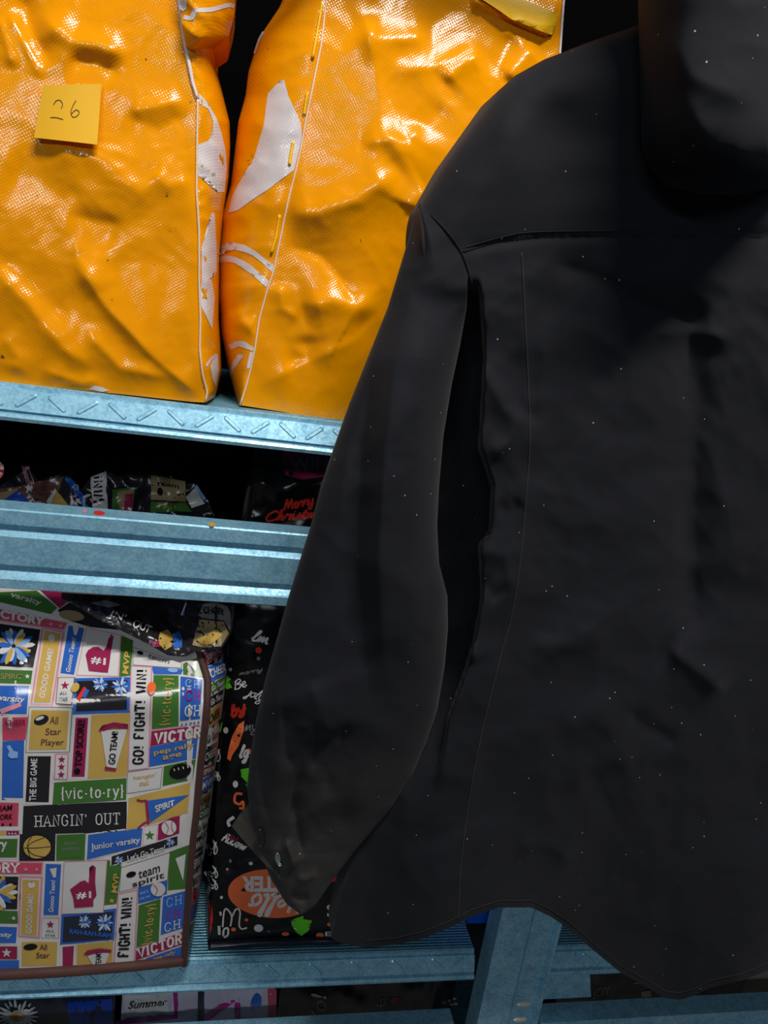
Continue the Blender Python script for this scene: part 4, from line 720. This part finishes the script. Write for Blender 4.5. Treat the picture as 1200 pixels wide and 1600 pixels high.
# --- bright blue bag beyond the festive bag
blue = thing('plastic_bag', 'bright blue plastic bag glimpsed beside the rack post under the jacket hem', 'bag', (.34, .95, .649))
def YBl(px, py): return .80 - crumple(px, py, 70, 91, 3) * .006
b = MB(); G = front_grid([(672, 1180), (720, 1170), (775, 1180)], [(680, 1446), (710, 1444), (740, 1443), (768, 1442)], [(672, 1180), (680, 1446)], [(775, 1180), (768, 1442)], 40, 60)
P = at(G[..., 0], G[..., 1], YBl(G[..., 0], G[..., 1])); dz = .676 - P[-1, :, 2].min(); b.grid(P); outline_closed(b, P, 1.05, 0); b.build('body', gloss('blue_plastic', (10, 84, 196)), blue)

# --- bags on the shelf below
def low_bag(label, x0, x1, ytop, y0, base, seed, deco, zc=.02):
    th = thing('print_bag', label, 'bag', ((x0 + x1) / 2, y0 + .12, zc)); f = lambda px, py: y0 - crumple(px, py, 60, seed, 3) * .008
    U = np.linspace(0, 1, 50); X = x0 + (x1 - x0) * U; tp = pix(np.stack([X, np.full(50, y0), np.full(50, ytop) + .008 * np.sin(U * 9 + seed)], -1)); bt = pix(np.stack([X, np.full(50, y0), np.full(50, zc)], -1))
    Vv = np.linspace(0, 1, 40)[:, None]; px = tp[0][None] + (bt[0] - tp[0])[None] * Vv; py = tp[1][None] + (bt[1] - tp[1])[None] * Vv
    global b; b = MB(); P = at(px, py, f(px, py)); P[-1, :, 2] = zc; b.grid(P, PI[base]); outline_closed(b, P, y0 + .25, PI[base]); deco(f); b.build('body', PM, th)
def dA(f):
    for k in range(22): drape(b, [ell(28 + math.cos(k * .285) * 20, 1588 + math.sin(k * .285) * 15, 13, 2, k * .285)], f, 2 + .1 * (k % 5), PI['white'], 10)
    drape(b, [ell(28, 1588, 11, 8)], f, 4, PI['gold'], 10); drape(b, [[(105, 1566), (175, 1560), (178, 1610), (110, 1610)]], f, 1, PI['deepblue'], 10)
def dB(f):
    drape(b, [[(195, 1556), (272, 1550), (272, 1580), (195, 1590)]], f, 1, PI['white'], 10); put_text(b, 'Summer', [(200, 1564), (262, 1558), (262, 1570), (200, 1576)], f, 3, PI['ink'], bold=.02, shear=.3)
    drape(b, stroke([(180, 1598), (230, 1592), (275, 1588), (274, 1550)], 7, False) + stroke([(320, 1592), (345, 1574), (370, 1562), (372, 1600)], 10, False), f, 3, PI['magenta'], 10)
    drape(b, stroke([(314, 1545), (314, 1605)], 10, False), f, 4, PI['navy'], 10); drape(b, [ell(400, 1566, 8, 14, .2)], f, 3, PI['blue'], 10); drape(b, [[(418, 1545), (432, 1545), (432, 1600), (420, 1600)]], f, 2, PI['rose'], 10)
def dC(f):
    put_text(b, 'Yo!', [(486, 1598), (486, 1552), (510, 1550), (510, 1596)], f, 2, PI['grey'], shear=.3); put_text(b, 'e', [(588, 1574), (588, 1560), (602, 1558), (602, 1573)], f, 2, PI['grey']); drape(b, [ell(702 + dx, 1563 + dy, 3, 2) for dx, dy in ((0, 0), (8, -3), (3, 6), (-8, 3), (10, 5))], f, 2, PI['tan'], 10); drape(b, [ell(618, 1562, 8, 5)], f, 2, PI['maroon'], 10)
def dD(f):
    put_text(b, 'JOY', [(922, 1545), (954, 1540), (958, 1556), (924, 1562)], f, 2, PI['grey'], shear=.3); drape(b, [[(1001, 1549), (1016, 1547), (1018, 1557), (1002, 1558)]], f, 2, PI['tan'], 10); drape(b, stroke([(990, 1536), (1005, 1534)], 3, False), f, 2, PI['tan'], 10)
low_bag('dark blue bag with a white daisy on the shelf below, at far left', -.34, -.105, .585, .80, 'navy', 101, dA)
low_bag('pale bag with magenta lettering on the shelf below', -.095, .11, .60, .79, 'purple', 102, dB)
low_bag('black bag with grey slanted lettering on the shelf below, left of the post', .12, .385, .59, .80, 'ink', 103, dC)
low_bag('black bag with grey lettering on the shelf below, right of the post', .60, .86, .60, .86, 'ink', 104, dD)
crate = thing('cardboard_box', 'grey-brown cardboard box on the lowest visible shelf at the right edge', 'box', (1.02, .92, .02))
b = MB(); CB = principled('grey_cardboard', (128, 116, 104), .85)[0]; b.box((.895, .80, .02), (1.15, 1.05, .592)); b.build('carton', CB, crate, False)
b = MB(); b.box((.895, .797, .30), (1.15, .7995, .33)); b.build('packing_tape', principled('brown_tape', (120, 92, 60), .4)[0], crate, False)

# --- flecks and stickers
def fleck(px, py, surf, rx, ry, col, name, label, cat, rot=0, group=None, h=.0012):
    b = MB(); p = np.array(ell(px, py, rx, ry, rot, 16)); A = surfP(surf, p[:, 0], p[:, 1], .0022 + 0); B_ = surfP(surf, p[:, 0], p[:, 1], .0022 + h)
    b.grid(np.stack([A, B_]), 0, True); b.add(B_, [tuple(range(16))]); b.add(A, [tuple(range(16))]); return tag(b.build(name, PAL[col], None, False), label, cat, group)
fleck(237, 1077, YS, 7, 9, 'orange', 'round_sticker', 'small orange-red sticker beside the FIGHT strip of the sports bag', 'sticker', .2)
fleck(118, 1077, YS, 6, 8, 'gold', 'paper_scrap', 'small yellow paper scrap beside the ALL STAR patch of the sports bag', 'scrap', .5)
def top_beam(px, py):
    px = np.asarray(px, float); r = at(px, py, 1.0) - CAM; return (1.2297 - CAM[2]) / (r[..., 2])
for x, y, c, rx, lab in ((155, 802, 'red', 9, 'red paper fleck on top of the front beam'), (331, 820, 'gold', 6, 'ochre paper fleck on top of the front beam'), (133, 799, 'pink', 3, 'tiny pink fleck left of the red fleck on the front beam')):
    p = np.array(ell(x, y, rx, 3.2, .08, 16)); A = at(p[:, 0], p[:, 1], top_beam(p[:, 0], p[:, 1])); b = MB(); B_ = A + np.array([0, 0, .0006]); b.grid(np.stack([A, B_]), 0, True); b.add(B_, [tuple(range(16))]); tag(b.build('paper_fleck', PAL[c], None, False), lab, 'fleck')

# ------------------------------------------------------------------ jacket
J0 = (.41, .62, .6)
jac = thing('jacket', 'black hooded cotton jacket hanging with its back turned in front of the rack', 'jacket', J0)
TOPJ = [(655, 320), (690, 260), (740, 192), (775, 145), (805, 118), (850, 93), (920, 66), (1000, 38), (1060, 20), (1120, 18), (1200, 40), (1330, 95), (1420, 190), (1480, 330)]
LEFTJ = [(655, 320), (664, 420), (672, 560), (664, 800), (645, 1000), (606, 1200), (566, 1310), (534, 1400), (518, 1466)]
HEMJ = [(518, 1466), (535, 1474), (570, 1481), (620, 1476), (660, 1467), (700, 1451), (740, 1431), (780, 1418), (830, 1418), (860, 1432), (890, 1452), (930, 1487), (970, 1520), (1010, 1542), (1040, 1560), (1062, 1562), (1085, 1556), (1110, 1543), (1160, 1532), (1200, 1516), (1280, 1505), (1380, 1500), (1470, 1480)]
RIGHTJ = [(1480, 330), (1485, 800), (1470, 1480)]
def YJ(px, py, valley=True):
    C = lambda *a, **k: crease(px, py, *a, **k)
    d, s, t = pdist(px, py, TOPJ); e = np.clip(1 - d / 75, 0, 1)
    Y = .585 + .05 * (1 - np.sqrt(np.clip(1 - e * e, 0, 1)))
    edge = np.interp(py, [380, 460, 560, 700, 760, 830, 850, 930, 1000, 1040, 1120, 1500], [740, 754, 760, 752, 772, 768, 752, 756, 744, 732, 704, 640])
    if valley: Y = Y + .08 * sm(0, 1, np.clip((edge - px) / 7, 0, 1)) * sm(430, 520, py) * sm(1250, 1010, py)
    Y = Y + .035 * sm(700, 560, px) * sm(600, 900, py)
    Y = Y + .02 * sm(1380, 1490, px)
    h = -C([(850, 405), (905, 425), (960, 448), (1000, 478), (1050, 495), (1090, 505)], .011, 9, 24, r=4) + C([(1010, 520), (1080, 518), (1160, 532)], .008, 16, r=5)
    h = h - C([(1075, 430), (1085, 600), (1082, 800), (1080, 1010)], .016, 30, 26, r=14, fade=.12) + C([(1040, 1010), (1075, 1035), (1140, 1085)], .012, 20, r=5)
    h = h + C([(815, 400), (822, 600), (826, 700), (810, 900), (780, 1035), (745, 1180), (720, 1360)], .003, 16, 12, r=3, fade=.1) + C([(860, 480), (850, 560), (845, 640), (835, 740)], .004, 18, r=4)
    h = h + C([(740, 560), (790, 640), (825, 660)], .006, 18, r=5) + C([(760, 720), (795, 690), (822, 640)], .007, 16, r=5) - C([(770, 790), (800, 800), (818, 780)], .004, 14, r=6) + C([(740, 860), (790, 870), (800, 930)], .006, 26, 16, r=6)
    h = h - C([(750, 900), (770, 930), (782, 942)], .004, 12, r=5) + C([(720, 960), (735, 1010), (745, 1040)], .008, 12, r=4)
    h = h - C([(975, 1105), (1005, 1135), (1065, 1165)], .008, 14, 26, r=4) + C([(900, 1100), (950, 1140), (990, 1210)], .006, 30, r=6) - C([(920, 1190), (950, 1260), (970, 1330)], .004, 24, r=8)
    h = h + C([(800, 1320), (860, 1320), (900, 1350)], .006, 18, r=5) - C([(620, 1330), (720, 1290), (860, 1250)], .004, 30, r=10) + C([(820, 1000), (900, 1010), (960, 990)], .003, 18, r=5)
    h = h + blob(px, py, (880, 190), 70, 60, -.008, .4) + blob(px, py, (800, 230), 50, 110, .006) + crumple(px, py, 190, 111, 3) * .006 * sm(330, 460, py) + perlin(px / 90, py / 60, 112) * .003
    h = h + .02 * np.sin((px - 790) / 270 * np.pi + np.pi) * sm(1150, 1500, py) * sm(560, 800, px) + C([(765, 880), (772, 1000), (755, 1100)], .002, 20, r=6)
    h = h - C([(720, 395), (780, 378), (850, 370), (1060, 368), (1400, 372)], .0035, 5, 9, r=1.5, fade=.05) + crease(px, py, [(720, 388), (780, 371), (850, 363), (1060, 361)], .0012, 4, r=2)
    return Y - h
b = MB(); G = front_grid(TOPJ, HEMJ, LEFTJ, RIGHTJ, 230, 230); P = at(G[..., 0], G[..., 1], YJ(G[..., 0], G[..., 1])); b.grid(P)
ring = rf(P); c = ring.mean(0); Q = P.copy(); uu = np.linspace(0, 1, 230)[None, :]; Q[..., 1] = np.maximum(P[..., 1] + .006, .655 + .03 * np.sin(uu * np.pi)); b.grid(Q); b.grid(np.stack([ring, rf(Q)]), 0, True)
b.build('back_panel', MJ, jac)
# seams
for nm, pts, r, mat, off in (('yoke_seam', [(722, 394), (752, 385), (790, 377), (850, 371), (1060, 369), (1400, 372)], .0007, MJS, .0002), ('yoke_stitching', [(728, 386), (790, 369), (850, 362), (1050, 360)], .0004, MJL, .0002), ('side_seam', [(815, 395), (820, 500), (825, 600), (827, 700), (812, 880), (797, 970), (780, 1032), (745, 1180), (722, 1330), (715, 1440)], .0008, MJL, .0001), ('armhole_seam', [(656, 320), (690, 353), (714, 383), (728, 412), (738, 448), (748, 500), (755, 560)], .0009, MJS, .0003)):
    p = resample(catmull(pts), 120); b = MB(); b.tube(surfP(YJ, p[:, 0], p[:, 1], off), r, 0, 6); b.build(nm, mat, jac)
p = resample([(x, y - 11) for x, y in HEMJ if x > 540], 160); b = MB(); b.tube(surfP(YJ, p[:, 0], p[:, 1], .0001), .0006, 0, 6); b.build('hem_stitching', MJL, jac)
# sleeve
SL = [(655, 318), (630, 400), (606, 480), (580, 545), (546, 630), (521, 700), (501, 760), (486, 820), (470, 870), (450, 935), (432, 1000), (415, 1060), (401, 1120), (391, 1180), (386, 1230), (392, 1275), (403, 1325), (424, 1375), (447, 1412), (468, 1428)]
SR = [(656, 318), (690, 358), (715, 395), (731, 430), (729, 480), (719, 540), (706, 600), (693, 680), (686, 760), (683, 820), (686, 880), (699, 930), (700, 980), (695, 1040), (683, 1110), (666, 1160), (645, 1210), (612, 1262), (582, 1297), (550, 1335), (520, 1375), (492, 1416), (474, 1428)]
def YSl(px, py, sgn=-1):
    C = lambda *a, **k: crease(px, py, *a, **k)
    l = interp(SL, py); r = interp(SR, py); u = np.clip((px - (l + r) / 2) / np.maximum((r - l) / 2, 1), -1, 1)
    R = np.interp(py, [318, 420, 560, 800, 1100, 1250, 1436], [.004, .024, .036, .042, .04, .03, .008]); Yc = np.interp(py, [318, 420, 560, 800, 1100, 1436], [.632, .615, .606, .598, .598, .618])
    Y = Yc + sgn * R * np.sqrt(np.clip(1 - u * u, 0, 1)) ** .8
    w = sm(560, 440, py) * sm(-.9, .1, u); Y = Y * (1 - w) + (YJ(px, py, False) + .003 * sgn) * w
    if sgn > 0: return Y
    h = -C([(618, 410), (586, 560), (564, 700), (556, 880), (566, 1010), (585, 1140)], .012, 26, 16, r=8, fade=.3) + C([(655, 420), (618, 560), (602, 700), (594, 880), (600, 1010), (612, 1120)], .018, 20, 90, r=8, fade=.35) + C([(600, 480), (545, 700), (520, 850)], .006, 22, r=8) + C([(660, 460), (655, 700), (650, 900), (640, 1080)], .008, 36, r=14, fade=.15)
    h = h - C([(404, 1010), (404, 1153), (407, 1233), (418, 1278), (428, 1310)], .006, 7, r=2) - C([(443, 1095), (446, 1180), (465, 1212)], .007, 8, 14, r=2) - C([(478, 1185), (461, 1230), (455, 1262), (440, 1300), (430, 1340)], .009, 9, 13, r=2)
    h = h - C([(496, 1130), (494, 1175), (488, 1210)], .005, 9, r=3) - C([(545, 1120), (535, 1167), (513, 1206), (506, 1262)], .006, 14, r=4) - C([(458, 1238), (464, 1290), (474, 1345)], .007, 8, r=2) + C([(445, 1310), (452, 1330), (460, 1358)], .008, 6, r=2)
    h = h + C([(457, 1131), (481, 1137), (493, 1162)], .003, 9, r=2) + C([(460, 1372), (480, 1372), (500, 1366)], .005, 6, r=2) - C([(452, 1395), (470, 1405), (485, 1404)], .005, 6, r=2) + C([(425, 1050), (440, 1150), (425, 1240)], .007, 16, r=5) + C([(480, 1060), (500, 1110), (520, 1160)], .007, 26, r=6)
    h = h + C([(700, 900), (690, 960), (660, 1000)], .005, 18, r=5) + crumple(px, py, 90, 121, 2) * .002 * sm(1020, 1200, py) + crumple(px, py, 150, 122, 2) * .004 + C([(600, 1100), (570, 1200), (540, 1290)], .006, 26, r=8)
    return Y - h * np.sqrt(np.clip(1 - u * u, 0, 1))
rows = np.linspace(318, 1428, 240); l = interp(SL, rows); r = interp(SR, rows); th = np.linspace(0, 1, 150)
cu = -np.cos(th * np.pi); px = ((l + r) / 2)[:, None] + ((r - l) / 2)[:, None] * cu[None]; py = np.repeat(rows[:, None], 150, 1)
Pf = at(px, py, YSl(px, py)); Pk = at(px, py, YSl(px, py, 1))
P = np.concatenate([Pf, Pk[:, -2:0:-1]], 1); b = MB(); b.grid(P, 0, True); b.add(P[-1], [tuple(range(P.shape[1]))]); b.build('sleeve', MSL, jac)
# far sleeve: mirrored about the jacket's centre line
Pm = P.copy(); Pm[..., 0] = 2 * .41 - Pm[..., 0]; b = MB(); b.grid(Pm, 0, True); b.add(Pm[-1], [tuple(range(P.shape[1]))]); b.build('sleeve', MSL, jac)
# cuff tab, button and press stud
TAB = [(362, 1291), (376, 1270), (392, 1252), (400, 1280), (414, 1320), (434, 1362), (440, 1376), (420, 1356), (398, 1334), (376, 1308)]
def YTab(px, py): return .612 - .012 * sm(360, 440, px) - crumple(px, py, 40, 131, 2) * .003
b = MB(); bm_ = MB(); drape(b, [TAB], YTab, 0, 0, 6); drape(b, [TAB], lambda x, y: YTab(x, y) + .003, 0, 0, 6)
p = np.array(TAB + [TAB[0]], float); p = resample(p, 60); A = at(p[:, 0], p[:, 1], YTab(p[:, 0], p[:, 1])); B_ = at(p[:, 0], p[:, 1], YTab(p[:, 0], p[:, 1]) + .003); b.grid(np.stack([A, B_])); cuff = b.build('cuff_tab', MJT, jac, False); cuff['label'] = 'worn grey-brown cuff tab'
CUFF = [(418, 1352), (440, 1345), (470, 1360), (492, 1395), (484, 1418), (474, 1438), (456, 1430), (446, 1408), (430, 1380)]
def disc(px, py, Y, rx, ry, rot, mat, name, parent, h=.004):
    b = MB(); rings = []
    for q, dy in ((1.0, .002), (1.0, -.0005), (.86, -h * .8), (.7, -h * .7), (.45, -h * .55), (.02, -h * .5)):
        e = np.array(ell(px, py, rx * q, ry * q, rot, 24)); rings.append(at(e[:, 0], e[:, 1], Y + dy))
    b.grid(np.stack(rings), 0, True); return b.build(name, mat, parent)
BTN = principled('black_button', (22, 22, 25), .25, coat=.5)[0]; STUD = principled('silver_stud', (150, 175, 165), .25, .8)[0]
disc(407, 1309, float(YSl(np.array(411.), np.array(1309.))) - .003, 7, 15, -.1, BTN, 'button', jac); disc(434, 1341, float(YSl(np.array(434.), np.array(1341.))) - .004, 4.5, 9, -.1, STUD, 'press_stud', jac); disc(437, 1351, float(YSl(np.array(437.), np.array(1351.))) - .004, 3.2, 3.2, 0, STUD, 'press_stud', jac)
# hood
HL = [(1002, -330), (998, -150), (997, 0), (1000, 150), (1003, 240), (1008, 268), (1020, 290)]
HBOT = [(1008, 262), (1040, 292), (1090, 306), (1150, 308), (1200, 298), (1250, 270), (1275, 240)]
HR = [(1270, -330), (1282, -100), (1285, 100), (1275, 240)]
def YH(px, py):
    C = lambda *a, **k: crease(px, py, *a, **k)
    u = np.clip((px - 1140) / 142, -1, 1); bot = interp(HBOT, px, 0); v = np.clip((bot - py) / 120, 0, 1); vt = np.clip((py + 330) / 120, 0, 1)
    prof = np.sqrt(np.clip(1 - np.abs(u) ** 2.1, 0, 1)) * np.sqrt(np.clip(1 - (1 - v) ** 2.2, 0, 1)) * np.sqrt(np.clip(1 - (1 - vt) ** 2, 0, 1))
    h = C([(1060, 130), (1110, 230), (1200, 250)], .006, 30, r=8) + C([(1030, 40), (1080, 120), (1200, 170)], .005, 30, r=10) - C([(1040, 200), (1100, 270), (1200, 290)], .005, 22, r=8) + crumple(px, py, 170, 141, 1) * .004 + C([(1075, -60), (1060, 60), (1075, 180)], .004, 30, r=10)
    return .60 - .105 * prof - h * prof
b = MB(); G = front_grid([(1002, -330), (1270, -330)], HBOT, HL[:-2] + [(1008, 262)], HR, 110, 130); P = at(G[..., 0], G[..., 1], YH(G[..., 0], G[..., 1])); b.grid(P)
Q = P.copy(); Q[..., 0] = 1.0 * Q[..., 0] + (Q[..., 0].mean() - Q[..., 0]) * .5 + .03; Q[..., 1] = .608 + .05 * np.sin(np.linspace(0, 1, 110) * np.pi)[None] * (1 - np.linspace(0, 1, 130)[:, None]); b.grid(Q); b.grid(np.stack([rf(P), rf(Q)]), 0, True); b.build('hood', MJ, jac)
# hanger whose hook goes over the rail
hg = thing('coat_hanger', 'steel wire coat hanger inside the black jacket', 'hanger', (.41, .62, 1.7))
b = MB(); a = np.linspace(-.3, math.pi + .2, 20); hook = [(.41, .60 - .016 * math.cos(t), 1.98 + .016 * math.sin(t)) for t in a]
b.tube([(.41, .63, 1.72), (.41, .62, 1.85), (.41, .616, 1.95)] + hook[::-1][::-1][:0] + [(.41, .616, 1.98)] + [(.41, .60 + .016 * math.cos(t), 1.98 + .016 * math.sin(t)) for t in np.linspace(.1, math.pi + .4, 16)], .002, 0, 8); b.build('hook', STEEL, hg)
b = MB(); b.tube([(.17, .645, 1.60), (.30, .64, 1.68), (.41, .63, 1.72), (.52, .64, 1.68), (.65, .645, 1.60)], .004, 0, 8); b.build('arm', STEEL, hg)
for o in bpy.data.objects:
    if '_base' in o: del o['_base']
